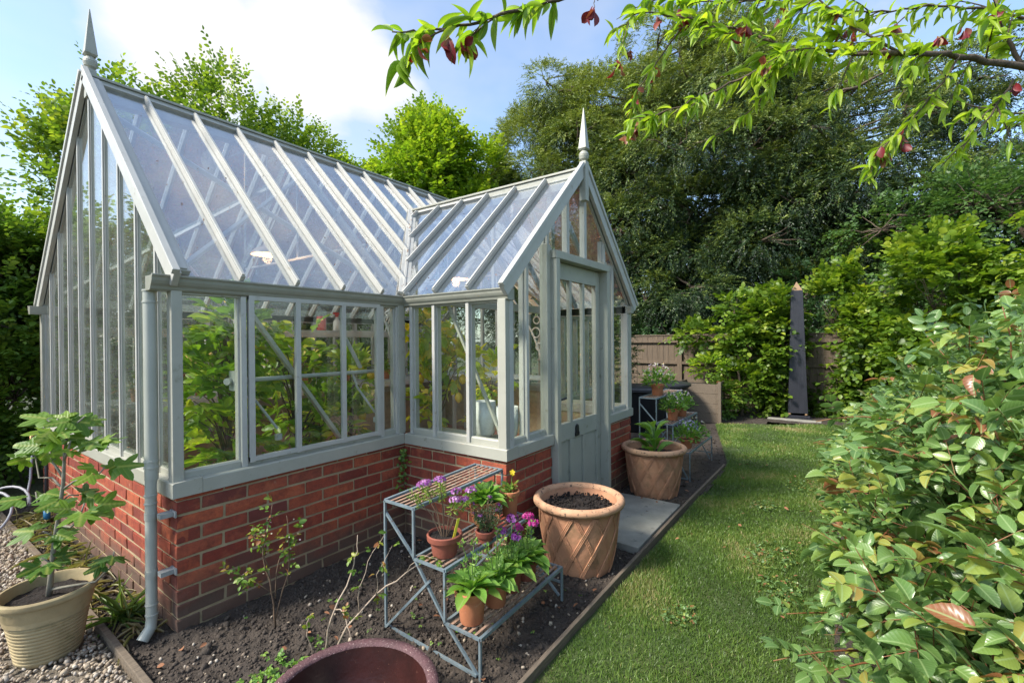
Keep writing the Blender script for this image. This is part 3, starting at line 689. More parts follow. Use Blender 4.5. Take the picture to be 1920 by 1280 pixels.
for O, S in (((X1+.01, 0, 1.775), (1, 0, 0)), ((X2-.01, 0, 1.775), (-1, 0, 0))):
    ys = [-P_+.030]+[-.625+.31*k for k in range(0, 5)]+[.925, 1.03]
    roof('roof_slope', O, (0, 1, 0), 1.0, S, PW/2-.01, ys, lambda y: max(0., y), (0.,), edge=.05)
# remove the top rail overshoot is hidden by the ridge; ridge boards and cappings
def ridge(A, B):
    A = np.array(A, float); B = np.array(B, float)
    m_ = MB(); m_.bar(A-np.array([0, 0, .035]), B-np.array([0, 0, .035]), .075, .13); m_.bar(A+np.array([0, 0, .042]), B+np.array([0, 0, .042]), .10, .018)
    m_.tube([A+np.array([0, 0, .052]), B+np.array([0, 0, .052])], .016, 8)
    return m_.build('ridge_cap', sage, GH, bevel=.003)
ridge((.03, YR, ZR-.035), (LEN-.03, YR, ZR-.035)); ridge((XM, -P_+.01, ZR2-.035), (XM, 1.02, ZR2-.035))
for sx, x in ((1, X1), (-1, X2)):
    m_ = MB(); A = np.array((x, -.005, 1.79)); B = np.array((XM-sx*.02, PW/2-.02, ZR2+.005))
    m_.bar(A, B, .085, .020, (0, -0.4, 1)); m_.bar(A+np.array([0, 0, .012]), B+np.array([0, 0, .012]), .02, .012, (0, -.4, 1)); m_.build('valley_gutter', sage_w, GH, bevel=.003)
# bargeboards with pendant post and finial
def barge(pe, pr, axis, face):     # pe eave end, pr apex; axis = outward unit vector (x or y)
    ax = np.array(axis, float); m_ = MB(); pe = np.array(pe, float); pr = np.array(pr, float)
    upn = (0, 0, 1)
    m_.bar(pe, pr, .030, .085, upn); 
    m_.bar(pe+ax*.010, pr+ax*.010, .034, .030, upn, off=(0, .045))
    return m_.build('bargeboard', sage_w if face else sage, GH, bevel=.003)
zc = .012
for x, ax in ((.012, (-1, 0, 0)), (LEN-.012, (1, 0, 0))):
    barge((x, -.035, 1.745), (x, YR, ZR+zc), ax, True); barge((x, W_+.035, 1.745), (x, YR, ZR+zc), ax, True)
barge((X1-.035, -P_-.008, 1.745), (XM, -P_-.008, ZR2+zc), (0, -1, 0), True); barge((X2+.035, -P_-.008, 1.745), (XM, -P_-.008, ZR2+zc), (0, -1, 0), True)
def finial(x, y, zb, h=.46, zlow=-.28):
    b = MB(); b.box((x-.028, y-.028, zb+zlow), (x+.028, y+.028, zb+.055))
    b.lathe([(.001, .05), (.018, .05), (.020, .062), (.034, .075), (.040, .098), (.0405, .103), (.0375, .106), (.0405, .109), (.034, .128), (.022, .14), (.020, .146)], 24, (x, y, zb))
    k = 4; z0, z1 = zb+.146, zb+h
    r0 = .040
    q = [(x-r0*.7, y-r0*.7, z0), (x+r0*.7, y-r0*.7, z0), (x+r0*.7, y+r0*.7, z0), (x-r0*.7, y+r0*.7, z0)]
    q2 = [(x+a*.036, y+b_*.036, z0+.012) for a, b_ in ((-1, -1), (1, -1), (1, 1), (-1, 1))]
    b.hexa([(x+a*.024, y+b_*.024, z0) for a, b_ in ((-1, -1), (1, -1), (1, 1), (-1, 1))]+q2)
    q3 = [(x+a*.003, y+b_*.003, z1) for a, b_ in ((-1, -1), (1, -1), (1, 1), (-1, 1))]
    b.hexa([(x+a*.034, y+b_*.034, z0+.0121) for a, b_ in ((-1, -1), (1, -1), (1, 1), (-1, 1))]+q3)
    return b.build('finial', sage, GH, bevel=.002)
finial(.040, YR, ZR+.0, .47, -.14); finial(XM, -P_-.012, ZR2+.01, .49, -.26); finial(LEN-.04, YR, ZR, .47)
# gutters (ogee) 
GP = [(.012, 1.768), (.012, 1.762), (.004, 1.752), (.001, 1.738), (-.006, 1.724), (-.016, 1.712), (-.020, 1.700), (-.030, 1.692), (-.085, 1.692), (-.085, 1.762), (-.004, 1.762), (-.004, 1.768)]
def gut(A, B, out, dz=0.):
    A = np.array(A, float); B = np.array(B, float); o_ = np.array(out, float)
    m_ = MB(); m_.prism([(*(A+o_*o), z+dz) for o, z in GP], (*(B-A), 0)); return m_.build('gutter', gutterm, GH, bevel=.0015)
gut((-.075, 0), (X1+.06, 0), (0, -1)); gut((X1, .05), (X1, -P_-.004), (-1, 0), -.001); gut((X2, .05), (X2, -P_-.02), (1, 0), -.001); gut((X2-.05, 0), (LEN+.03, 0), (0, -1))
gut((-.06, W_), (LEN+.03, W_), (0, 1))
# downpipe by the near corner
dp = MB(); px, py = -.052, .105
dp.tube([(px, py, 1.70), (px, py, .80), (px, py, .775)], [.028, .028, .028], 20)
dp.tube([(px, py, .79), (px-.004, py, .745), (px-.006, py, .10), (px-.012, py-.005, .06), (px-.05, py-.02, .018)], [.025, .024, .024, .025, .027], 20)
for z in (1.695, 1.64, .865, .835): dp.lathe([(.025, -.006), (.0312, -.004), (.0312, .004), (.025, .006)], 20, (px, py, z))
for z in (.70, .66, .17, .12): dp.lathe([(.021, -.005), (.0272, -.003), (.0272, .003), (.021, .005)], 20, (px-.005, py, z))
dpo = dp.build('downpipe', pipem, GH, smooth=True)
for z in (.60, .32):
    b = MB(); b.lathe([(.022, -.016), (.0262, -.016), (.0262, .016), (.022, .016)], 20, (px-.005, py, z), cap=False); b.build('pipe_clip', pipem, dpo, smooth=True); b = MB(); b.box((px+.01, py-.075, z-.010), (e_-.002, py-.030, z+.012)); b.box((e_-.008, py-.095, z-.014), (e_-.001, py-.03, z+.016))
    b.build('pipe_bracket', galvlight, dpo, smooth=True)
# door surround, door
df = MB(); yF = -P_-.030
df.box((2.038, yF, -.02), (2.088, -P_+.09, 2.083)); df.box((2.918, yF, -.02), (2.966, -P_+.09, 2.083)); df.box((2.030, yF-.004, 2.030), (2.974, -P_+.088, 2.086))
df.box((2.09, -P_+.02, -.02), (2.916, -P_+.1, .03))
df = df.build('door_frame', sage, GH, bevel=.003)
d0, d1, yd = 2.092, 2.914, -P_+.045
dr = MB()
dr.box((d0, yd, .035), (d0+.075, yd+.042, 2.026)); dr.box((d1-.075, yd, .035), (d1, yd+.042, 2.026))
dr.box((d0+.075, yd+.001, 1.90), (d1-.075, yd+.041, 2.026)); dr.box((d0+.075, yd+.001, .655), (d1-.075, yd+.041, .79)); dr.box((d0+.075, yd+.001, .035), (d1-.075, yd+.041, .20))
for k in (1, 2):
    x = d0+.075+(d1-d0-.15)*k/3; dr.box((x-.017, yd+.004, .79), (x+.017, yd+.036, 1.90)); dr.box((x-.030, yd+.002, .20), (x+.030, yd+.040, .655))
door = dr.build('door', sage, GH, bevel=.003)
b = MB(); b.box((d0+.07, yd+.018, .19), (d1-.07, yd+.028, .66)); b.build('door_panel', sage, door)
for k in range(3):
    wdt = (d1-d0-.15)/3; a = d0+.075+wdt*k
    b = MB(); b.box((a+.012, yd+.018, .785), (a+wdt-.012, yd+.022, 1.905)); b.build('window_pane', wglass, door)
b = MB(); x, z = d0+.075+(d1-d0-.15)*.44, .70
prof = [(x-.030, .655+.012), (x+.030, .667), (x+.030, .69), (x+.024, .70), (x+.024, .73), (x+.016, .752), (x, .762), (x-.016, .752), (x-.024, .73), (x-.024, .70), (x-.030, .69)]
b.prism([(a, yd-.012, c_) for a, c_ in prof], (0, .012, 0)); b.tube([(x-.012, yd-.018, .70), (x, yd-.022, .688), (x+.012, yd-.018, .70)], .004, 6); b.build('door_knocker', iron, door, bevel=.002)
b = MB(); hx = d0+.03; b.box((hx-.012, yd-.006, .90), (hx+.012, yd+.002, 1.05)); b.tube([(hx, yd, .99), (hx, yd-.035, .99), (hx+.02, yd-.042, .992), (hx+.10, yd-.042, .996)], .008, 8); b.build('door_handle', iron, door, smooth=True)
# structure seen through the glass
def ring(mb, c, r, axis_u, axis_v, rad=.010, n=18):
    c = np.array(c, float); u = np.array(axis_u, float); v = np.array(axis_v, float)
    pts = [c+u*r*math.cos(t)+v*r*math.sin(t) for t in np.linspace(0, 2*math.pi, n+1)]; mb.tube(pts, rad, 6, False)
for xt in (1.50, 3.53):
    b = MB(); 
    for s_, y0 in ((1, 0.06), (-1, W_-.06)):
        b.bar((xt, y0, 1.72), (xt, YR, ZR-.12), .022, .055)
        b.bar((xt, y0+s_*.02, .76), (xt, y0+s_*.02, 1.72), .03, .05, (0, 1, 0))
        for k in range(9):
            pass
        pts = [(xt, y0+s_*(.03+.50*t**1.6), 1.12+.92*t) for t in np.linspace(0, 1, 12)]
        b.tube(pts, .012, 6)
        ring(b, (xt, y0+s_*.11, 1.52), .055, (0, 1, 0), (0, 0, 1), .008); ring(b, (xt, y0+s_*.10, 1.66), .04, (0, 1, 0), (0, 0, 1), .008); ring(b, (xt, y0+s_*.20, 1.78), .05, (0, 1, 0), (0, 0, 1), .008); ring(b, (xt, y0+s_*.07, 1.36), .04, (0, 1, 0), (0, 0, 1), .008)
    b.tube([(xt, .5, 2.22), (xt, W_-.5, 2.22)], .012, 6); b.tube([(xt, YR, 2.22), (xt, YR, ZR-.1)], .008, 6)
    b.build('iron_truss', whiteiron, GH)
b = MB()
b.bar((.38, .105, 1.66), (.98, .105, .80), .022, .035, (0, 1, 0)); b.bar((X1+.16, -.30, 1.70), (X1+.16, -.78, .80), .018, .022, (1, 0, 0))
b.build('wind_brace', sage, GH)
b = MB()
for y0, s_ in ((.02, 1), (W_-.02, -1)):
    for xa, xb in ((.1, 1.4), (3.6, 4.9)):
        b.bar((xa, y0+s_*.1, 1.84), (xb, y0+s_*1.2, 2.92), .02, .03, (0, -s_*.7, 1)); b.bar((xb, y0+s_*.1, 1.84), (xa, y0+s_*1.2, 2.92), .02, .03, (0, -s_*.7, 1))
b.build('roof_brace', whiteiron, GH)
b = MB()
b.bar((X1+.1, -.02, 1.755), (X2-.1, -.02, 1.755), .05, .07)
b.bar((XM, -.02, 1.79), (XM, -.02, ZR2-.1), .03, .03, (0, 1, 0))
b.build('tie_beam', sage_w, GH)
fl = MB(); fl.box((.12, .12, -.02), (LEN-.12, W_-.12, .01)); fl.box((X1+.12, -P_+.12, -.02), (X2-.12, .119, .009)); fl.build('brick_floor', paveint, GH)

# ------------------------------------------------------------------ trees and hedges
def limb(mb, a, b, r0, r1, sag=.0, n=7, seg=6, wob=.06):
    a = np.array(a, float); b = np.array(b, float); L = np.linalg.norm(b-a); t = np.linspace(0, 1, seg+1)[:, None]
    pts = a+(b-a)*t; pts[1:-1] += rng.normal(0, wob*L/seg, (seg-1, 3)); pts[:, 2] += sag*L*np.sin(np.pi*t[:, 0])
    mb.tube(pts, np.linspace(r0, r1, seg+1), n); return pts
def tree(name, label, cat, base, lobes, nspr, leafm, lsize, k=10, ln=.5, tmpl=None, wr=.6, trunk=.14, group=None, outw=.8, upb=.25, droop=.3, inner=.55, ang=55, szv=.25, tips=None, barkm=None, mask=None, thresh=-.15, nscale=.9, flat=.25, front=None, contrast=1.0, twig_every=14):
    """lobes: (centre, radii) in world coordinates; sprays grow outward from the shell of each lobe"""
    base = np.array(base, float); o = thing(name, label, cat, tuple(base), 0, group)
    tr = MB(); br = MB(); LV = Leaves()
    cen = np.array([l[0] for l in lobes], float); top = cen.mean(0)
    tp = limb(tr, base-(0, 0, .1), (top[0]*.7+base[0]*.3, top[1]*.7+base[1]*.3, cen[:, 2].max()), trunk, trunk*.25, seg=9, n=9)
    tot = sum(np.prod(l[1])**(2/3) for l in lobes)
    for c, r in lobes:
        c = np.array(c, float); r = np.array(r, float)
        j = np.argmin(np.linalg.norm(tp-(c-(0, 0, .5*r[2])), axis=1)); j = max(j, 1)
        limb(br, tp[j], c+(0, 0, .3*r[2]), trunk*(.45 if contrast == 1 else .17), trunk*(.12 if contrast == 1 else .05), n=6)
        m_ = max(20, int(nspr*np.prod(r)**(2/3)/tot))
        d = sphere_dirs(m_*2 if front is None else m_*4)
        if front is not None: d = d[d@nrm(CAM-c) > front]
        rad = rng.uniform(inner, 1.02, (len(d), 1))**.7
        p = c+d*r*rad
        nn = np.array([mn.noise(Vector(tuple(q*nscale/.9*1.6+7.3))) for q in p]); kk = nn > thresh+.0; p, d = p[kk][:m_], d[kk][:m_]
        if mask is not None:
            kk = mask(p); p, d = p[kk], d[kk]
        if len(p) == 0: continue
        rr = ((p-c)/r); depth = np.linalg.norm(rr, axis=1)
        for q in p[::max(1, len(p)//twig_every)]:
            limb(br, c-(0, 0, .2*r[2]), q, trunk*.13, trunk*.03, n=4, seg=4, wob=.12)
        D = d*outw+np.array([0, 0, upb])+rv(len(p), .35)
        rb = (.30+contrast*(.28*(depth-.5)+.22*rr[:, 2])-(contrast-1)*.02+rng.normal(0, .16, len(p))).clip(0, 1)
        if tips: rb = (rb+tips*(p[:, 2]-4.2)/4.0+tips*.4*(p[:, 1]-1.5)/4.0).clip(0, 1)  # olive new growth plus painted sunlight: leaves lighter higher up and leftward
        sprays(LV, p, D, np.array([0, 0, 1.]), ln*rng.uniform(.6, 1.3, len(p)), k, lsize, wr, ang, flat, rb, .14, droop, szv)
    tr.build('trunk', barkm or bark, o, smooth='all', loc=None).location = tuple(-base)
    br.build('branches', barkm or bark, o, smooth='all').location = tuple(-base)
    LV.build('foliage', tmpl or T_oval, leafm, o, offset=base)
    return o
def lob(cx, cy_, cz, rx, ry, rz, n, sub=.5, sc=.85, zmin=.3):
    """break one big ellipsoid into n sub-lobes spread on it"""
    out = []
    d = sphere_dirs(n)
    for i in range(n):
        c = np.array([cx, cy_, cz])+d[i]*np.array([rx, ry, rz])*sc*rng.uniform(.6, 1)
        f = sub*rng.uniform(.75, 1.25); q = np.array([rx, ry, rz])*f; c[2] = max(c[2], zmin+q[2]*.6)
        out.append((c, q))
    return out
# row of beeches behind the greenhouse (seen over the roof and through the glass)
bx = [(-.05, 4.85, 2.95, 'beech tree left of the greenhouse gable, leaning over the gravel'), (1.2, 4.75, 4.7, 'beech tree rising behind the near gable finial'), (2.3, 4.9, 5.3, 'beech tree showing loose pale shoots above the middle of the long roof'), (3.5, 5.0, 5.3, 'beech tree above the roof where the two ridges draw together'), (5.1, 5.2, 4.6, 'beech tree behind the far end of the greenhouse'), (-1.7, 4.6, 3.1, 'unseen beech tree past the left edge, added to reflect in the gable glass')]  # last beech stands out of view, added for reflections in the gable glass
for i, (x, y, h, lb) in enumerate(bx):
    L_ = lob(x, y, h*.50, .95, .75, h*.42, 15, .42, .9, .1)+[((x, y, h*.88), (.75, .45, .55)), ((x-.5, y-.1, h*.76), (.5, .45, .5)), ((x+.5, y-.1, h*.76), (.5, .45, .5))]
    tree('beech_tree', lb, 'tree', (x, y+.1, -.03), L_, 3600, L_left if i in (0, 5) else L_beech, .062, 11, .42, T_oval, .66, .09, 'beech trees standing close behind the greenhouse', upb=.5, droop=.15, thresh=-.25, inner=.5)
# loose shoots sticking up from the beeches
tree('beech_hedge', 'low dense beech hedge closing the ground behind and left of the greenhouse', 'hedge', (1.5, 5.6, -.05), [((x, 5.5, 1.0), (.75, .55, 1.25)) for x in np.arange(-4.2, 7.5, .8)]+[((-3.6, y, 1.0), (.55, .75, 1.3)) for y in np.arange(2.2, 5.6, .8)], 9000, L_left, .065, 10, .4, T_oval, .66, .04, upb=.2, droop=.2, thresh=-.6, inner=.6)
# bright maple beyond
tree('maple_tree', 'bright yellow green maple rising beyond the roof left of the dark yew', 'tree', (9.2, 7.7, -.05), lob(9.0, 7.4, 5.0, 2.3, 2.2, 3.0, 26, .34, .9, 1.0), 9000, L_bright, .10, 9, .55, T_oval, .8, .20, upb=.35, thresh=-.1, nscale=.6)
tree('maple_tree', 'smaller yellow green tree just above the ridge left of the tall maple', 'tree', (7.4, 9.0, -.05), lob(7.2, 8.8, 4.5, 1.3, 1.1, 2.0, 12, .4, .9, 1.0), 3400, L_bright, .09, 9, .5, T_oval, .8, .12, upb=.35, thresh=-.1)
# the great dark yew
yb = (14.0, 1.6, -.05)
def boughs(cx, cy_, cz, rx, ry, rz, n, size, zmin=1.0):
    out = []
    for d in sphere_dirs(n):
        if d@nrm(CAM-np.array([cx, cy_, cz])) < -.45: continue
        c = np.array([cx, cy_, cz])+d*np.array([rx, ry, rz])*rng.uniform(.72, 1.0); c[2] = max(c[2], zmin); f = size*rng.uniform(.7, 1.35)
        out.append((c, np.array([f, f, f*.52])))
    return out
yl = boughs(14.0, 1.6, 5.6, 3.4, 4.8, 5.2, 120, .95)+boughs(12.2, 4.8, 5.4, 2.1, 2.3, 4.6, 60, .85)+boughs(11.4, 6.5, 4.2, 1.5, 1.5, 3.2, 26, .7)+boughs(13.5, -2.8, 5.2, 2.3, 3.0, 3.9, 52, .85)+boughs(13.4, -5.2, 3.0, 1.6, 1.7, 1.7, 20, .7)+boughs(12.0, 2.6, 2.6, 1.7, 3.6, 2.0, 44, .8, .6)+boughs(13.2, .8, 6.2, 1.8, 3.0, 3.2, 60, .95)+boughs(12.8, -1.4, 3.8, 1.6, 2.6, 2.2, 46, .9)+[((14.4, 1.6, 5.6), (2.6, 3.8, 4.6)), ((13.0, 4.8, 5.2), (1.5, 1.9, 4.0)), ((13.8, -2.8, 4.8), (1.8, 2.4, 3.4)), ((14.2, .3, 6.0), (1.6, 2.0, 2.2)), ((13.8, .8, 3.6), (1.4, 2.6, 1.8)), ((12.2, 5.5, 6.6), (1.7, 1.8, 2.6)), ((12.8, 3.6, 7.4), (1.8, 1.9, 2.5)), ((11.8, 6.6, 4.6), (1.2, 1.3, 2.4))]*2
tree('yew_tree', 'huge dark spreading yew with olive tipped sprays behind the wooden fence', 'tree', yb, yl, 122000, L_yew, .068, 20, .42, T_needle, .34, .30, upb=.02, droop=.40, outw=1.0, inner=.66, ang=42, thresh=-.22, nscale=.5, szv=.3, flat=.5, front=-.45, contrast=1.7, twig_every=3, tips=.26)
# airy dark tree and ivy-clad growth right of the yew
tree('hawthorn_tree', 'thin airy tree with small bluish leaves at the right edge beyond the hedge', 'tree', (10.6, -5.4, -.05), lob(10.4, -5.0, 2.7, 1.5, 2.2, 1.9, 20, .32, .95, .8), 5000, L_airy, .065, 9, .5, T_oval, .75, .12, upb=.3, thresh=-.05, inner=.4)
# hedges on the far and right boundaries
def hedge(name, label, cat, base, lobes, nspr, leafm_, lsize, **kw):
    return tree(name, label, cat, base, lobes, nspr, leafm_, lsize, **kw)
hg = 'young hornbeams trained along the far fence'
hedge('hornbeam_shrub', 'open hornbeam shrub in front of the brown fence between planter and obelisk', 'shrub', (8.55, -1.15, -.03), [((8.6, -1.0, .55), (.35, .42, .42)), ((8.6, -1.25, 1.15), (.32, .4, .4)), ((8.7, -.85, 1.45), (.3, .5, .25)), ((8.7, -1.45, 1.75), (.3, .35, .38)), ((8.7, -1.0, 2.0), (.22, .2, .35)), ((8.7, -.35, 1.5), (.25, .38, .18)), ((8.6, -.6, 1.0), (.25, .25, .2))], 640, L_climb, .088, k=8, ln=.32, wr=.8, trunk=.03, group=hg, tmpl=T_oval, thresh=-.02, upb=.3)
hedge('hornbeam_shrub', 'leafy hornbeam growing up against the left side of the black obelisk', 'shrub', (8.95, -1.75, -.03), [((9.0, -1.62, .5), (.3, .25, .5)), ((9.0, -1.66, 1.3), (.3, .27, .6)), ((9.0, -1.72, 2.0), (.3, .4, .35))], 620, L_climb, .088, k=8, ln=.32, wr=.8, trunk=.03, group=hg, tmpl=T_oval, thresh=-.12, upb=.3)
hedge('hornbeam_shrub', 'dense bright hornbeam hedge plant right behind the black obelisk', 'shrub', (9.1, -2.7, -.03), [((9.0, -2.45, .7), (.4, .35, .75)), ((9.1, -2.5, 1.8), (.4, .45, .7)), ((9.0, -3.1, .9), (.4, .45, .9)), ((9.1, -3.1, 2.2), (.4, .5, .7)), ((8.8, -2.9, 1.5), (.35, .45, .5))], 1350, L_climb, .088, k=9, ln=.38, wr=.8, trunk=.04, group=hg, tmpl=T_oval, thresh=-.02, upb=.2)
hedge('hornbeam_shrub', 'tall bright hornbeam on the right boundary, behind the rose hedge', 'shrub', (8.1, -3.9, -.03), [((8.0, -3.7, .9), (.5, .5, .9)), ((8.0, -3.7, 2.0), (.45, .5, .9)), ((8.2, -4.4, 1.4), (.5, .5, 1.0)), ((8.2, -4.3, 2.4), (.45, .5, .6))], 1350, L_climb, .088, k=9, ln=.38, wr=.8, trunk=.04, group=hg, tmpl=T_oval, thresh=-.02, upb=.2)
hedge('hornbeam_shrub', 'hornbeam at the right edge of the picture above the rose leaves', 'shrub', (7.2, -5.4, -.03), [((7.2, -5.1, 1.2), (.6, .6, 1.1)), ((7.3, -5.2, 2.1), (.5, .6, .6)), ((6.6, -5.7, 1.4), (.6, .6, 1.1))], 1350, L_climb, .082, k=9, ln=.38, wr=.8, trunk=.04, group=hg, tmpl=T_oval, thresh=-.02, upb=.2)
hedge('laurel_bush', 'small glossy dark bush in shade beside the wooden planter', 'shrub', (8.15, -.95, -.03), [((8.15, -.9, .35), (.22, .2, .3))], 130, L_small, .07, k=7, ln=.2, wr=.6, trunk=.02, tmpl=T_oval, thresh=-.9)
hedge('euonymus_bush', 'upright dark bush with cream flecked leaves just right of the porch', 'shrub', (6.4, 1.2, -.03), [((6.4, 1.0, .9), (.45, .5, .8)), ((6.4, 1.0, 1.7), (.4, .5, .6)), ((6.5, .55, 1.1), (.35, .35, .8)), ((6.5, .5, 1.75), (.32, .3, .4))], 800, L_var, .055, k=9, ln=.22, wr=.55, trunk=.04, tmpl=T_oval, thresh=-.9, upb=.5)
# dark evergreen wall beyond the fence filling under the yew
for (x, y, z, rx, ry, rz, lb) in ((10.9, 3.3, 1.5, .8, 1.6, 1.7, 'dark evergreen bush beyond the fence, nearest the greenhouse'), (10.9, .6, 1.4, .8, 1.5, 1.5, 'dark evergreen bush beyond the fence, behind the open hornbeam'), (10.9, -2.0, 1.5, .8, 1.5, 1.6, 'dark evergreen bush beyond the fence, behind the obelisk'), (10.6, -4.8, 1.3, .8, 1.6, 1.5, 'dark evergreen bush beyond the fence, farthest right')):
    tree('holly_bush', lb, 'shrub', (x, y, -.05), lob(x, y, z, rx, ry, rz, 12, .45, .8, .2), 1500, L_holly, .085, 9, .4, T_oval, .55, .07, 'dark evergreen bushes beyond the fence', upb=.1, thresh=-.5)

# ------------------------------------------------------------------ fence
FX = 9.3
def fence_panel(y0, y1, label):
    o = thing('fence_panel', label, 'fence', (FX, y0, 0), 0, 'closeboard panels of the garden fence')
    b = MB(); y = y0
    while y < y1-.03:
        wd = .118; j = rng.normal(0, .002)
        b.box((FX-.010+j, y+.002, .06), (FX+.006+j, min(y+wd, y1)-.002, 1.50+rng.normal(0, .004))); y += wd
    b.build('board', fencewood, o, bevel=.002).location = (-FX, -y0, 0)
    for z in (.32, .92, 1.38):
        b = MB(); b.bar((FX-.035, y0, z), (FX-.035, y1, z), .05, .06); b.build('rail', fencewood, o, bevel=.004).location = (-FX, -y0, 0)
    b = MB(); b.box((FX-.025, y0, 1.50), (FX+.02, y1, 1.525)); b.build('capping', fencewood, o, bevel=.003).location = (-FX, -y0, 0)
    b = MB(); b.box((FX-.07, y0-.055, -.05), (FX+.03, y0+.045, 1.58)); b.build('fence_post', fencewood, o, bevel=.004).location = (-FX, -y0, 0)
fl_ = ['behind the greenhouse end', 'just right of the porch, behind the flecked bush', 'in the middle, behind the open hornbeam', 'behind the black obelisk', 'behind the bright hedge right of the obelisk', 'farthest right behind the hornbeams']
for i, y0 in enumerate((2.0, .20, -1.62, -3.44, -5.26, -7.08)):
    fence_panel(y0, y0+1.8, 'weathered brown board fence panel '+fl_[i])
# obelisk
ob = thing('obelisk', 'tall black tapering garden obelisk with tan pointed tip on the far border', 'obelisk', (8.78, -1.98, 0), R(8))
b = MB(); b.hexa([(-.15, -.15, .11), (.15, -.15, .11), (.15, .15, .11), (-.15, .15, .11), (-.088, -.088, 2.27), (.088, -.088, 2.27), (.088, .088, 2.27), (-.088, .088, 2.27)]); b.build('shaft', blackwood, ob, bevel=.004)
b = MB(); q = .082; b.hexa([(-q, -q, 2.272), (q, -q, 2.272), (q, q, 2.272), (-q, q, 2.272), (-.003, -.003, 2.43), (.003, -.003, 2.43), (.003, .003, 2.43), (-.003, .003, 2.43)]); b.build('tip', tanwood, ob)
b = MB(); b.box((-.20, -.20, .0), (.20, .20, .035)); b.box((-.18, -.18, .036), (.18, .18, .07)); b.build('plinth', blackwood, ob, bevel=.004)
for sx, sy in ((-1, -1), (1, -1), (1, 1), (-1, 1)):
    b = MB(); b.lathe([(.001, .07), (.02, .072), (.026, .09), (.02, .108), (.001, .11)], 14, (sx*.125, sy*.125, 0)); b.build('ball_foot', tanwood, ob, smooth='all')
st = MB(); st.box((8.42, -2.35, -.02), (8.54, -1.55, .022)); tag(st.build('edging_stone', slabm, bevel=.008), 'low stone strip on the soil at the foot of the obelisk', 'edging stone')
# planter and black tub
pl_ = thing('wooden_planter', 'weathered wooden raised planter by the fence with a young shrub', 'planter', (7.9, -.55, 0), R(4))
for a, b_, nm in (((-.45, -.35, 0), (.45, -.32, .66), 'side_board'), ((-.45, .32, 0), (.45, .35, .66), 'side_board'), ((-.45, -.319, 0), (-.42, .319, .66), 'end_board'), ((.42, -.319, 0), (.45, .319, .66), 'end_board')):
    b = MB(); n_ = 4
    for k in range(n_): b.box((a[0], a[1], a[2]+k*.165), (b_[0], b_[1], a[2]+(k+1)*.165-.004))
    b.build(nm, edgewood, pl_, bevel=.003)
b = MB(); b.box((-.49, -.40, 0), (-.41, -.355, .70)); b.build('corner_post', edgewood, pl_, bevel=.003)
b = MB(); b.box((-.419, -.318, .1), (.419, .318, .60)); b.build('soil', soil, pl_)
tree('young_shrub', 'small leafy shoot growing out of the wooden planter', 'shrub', (7.95, -.65, .6), [((7.95, -.65, .92), (.28, .22, .16))], 60, L_bright, .075, 7, .2, T_oval, .7, .012, upb=.4, thresh=-.9)
tb = thing('water_tub', 'round black plastic tub with a dark lid behind the far plant stand', 'tub', (6.35, .02, 0))
b = MB(); b.lathe([(.34, 0), (.36, .02), (.42, .60), (.44, .62)], 48); b.build('body', blackpl, tb, smooth=True)
b = MB(); b.lathe([(.45, .62), (.47, .63), (.47, .665), (.45, .685), (.30, .70), (.001, .705)], 48); b.build('lid', blackpl, tb, smooth=True)
tag(tb, None); tb2 = thing('compost_bin', 'second black lidded bin beside the wooden planter', 'bin', (7.0, -.22, 0))
b = MB(); b.lathe([(.40, 0), (.38, .02), (.34, .62), (.36, .64)], 48); b.build('body', blackpl, tb2, smooth=True)
b = MB(); b.lathe([(.37, .64), (.39, .65), (.39, .68), (.36, .70), (.12, .735), (.001, .74)], 48); b.build('lid', blackpl, tb2, smooth=True)

# ------------------------------------------------------------------ pots
def rough_disc(mb_name, r, z, mat_, parent, amp=.012, n=40, rings=12, dome=.0):
    V = [(0, 0, z+dome)]; 
    for i in range(1, rings+1):
        for k in range(n):
            t = 2*math.pi*k/n; rr = r*i/rings; x, y = rr*math.cos(t), rr*math.sin(t)
            V.append((x, y, z+dome*(1-(i/rings)**2)+(amp*mn.noise(Vector((x*26, y*26, z*9+r*50)))+amp*.6*mn.noise(Vector((x*70, y*70, r*50)))+rng.normal(0, amp*.12))))
    T = [(0, 1+k, 1+(k+1) % n) for k in range(n)]
    for i in range(rings-1):
        for k in range(n):
            a = 1+i*n+k; b = 1+i*n+(k+1) % n; T += [(a, a+n, b+n), (a, b+n, b)]
    return np_mesh(mb_name, np.array(V), np.array(T), mat_, parent)
def pot_prof(rb, rt_, h, lip=.010, lh=.03, th=.008, soilz=None):
    return [(rb*.97, 0), (rb, .004), (rb+(rt_-lip-rb)*(1-lh/h), h-lh), (rt_-lip*.1, h-lh+.002), (rt_, h-lh+.006), (rt_+.001, h-.004), (rt_-.003, h), (rt_-th, h-.001), (rt_-th-.004, h-.012), (rt_-th-.008, h*.6)]
def small_pot(o, rb, rt_, h, m_=None, soilz=.86):
    b = MB(); b.lathe(pot_prof(rb, rt_, h), 40); b.build('pot', m_ or terr, o, smooth=True)
    rough_disc('soil', rt_-.010, h*soilz, potsoil, o, .006)
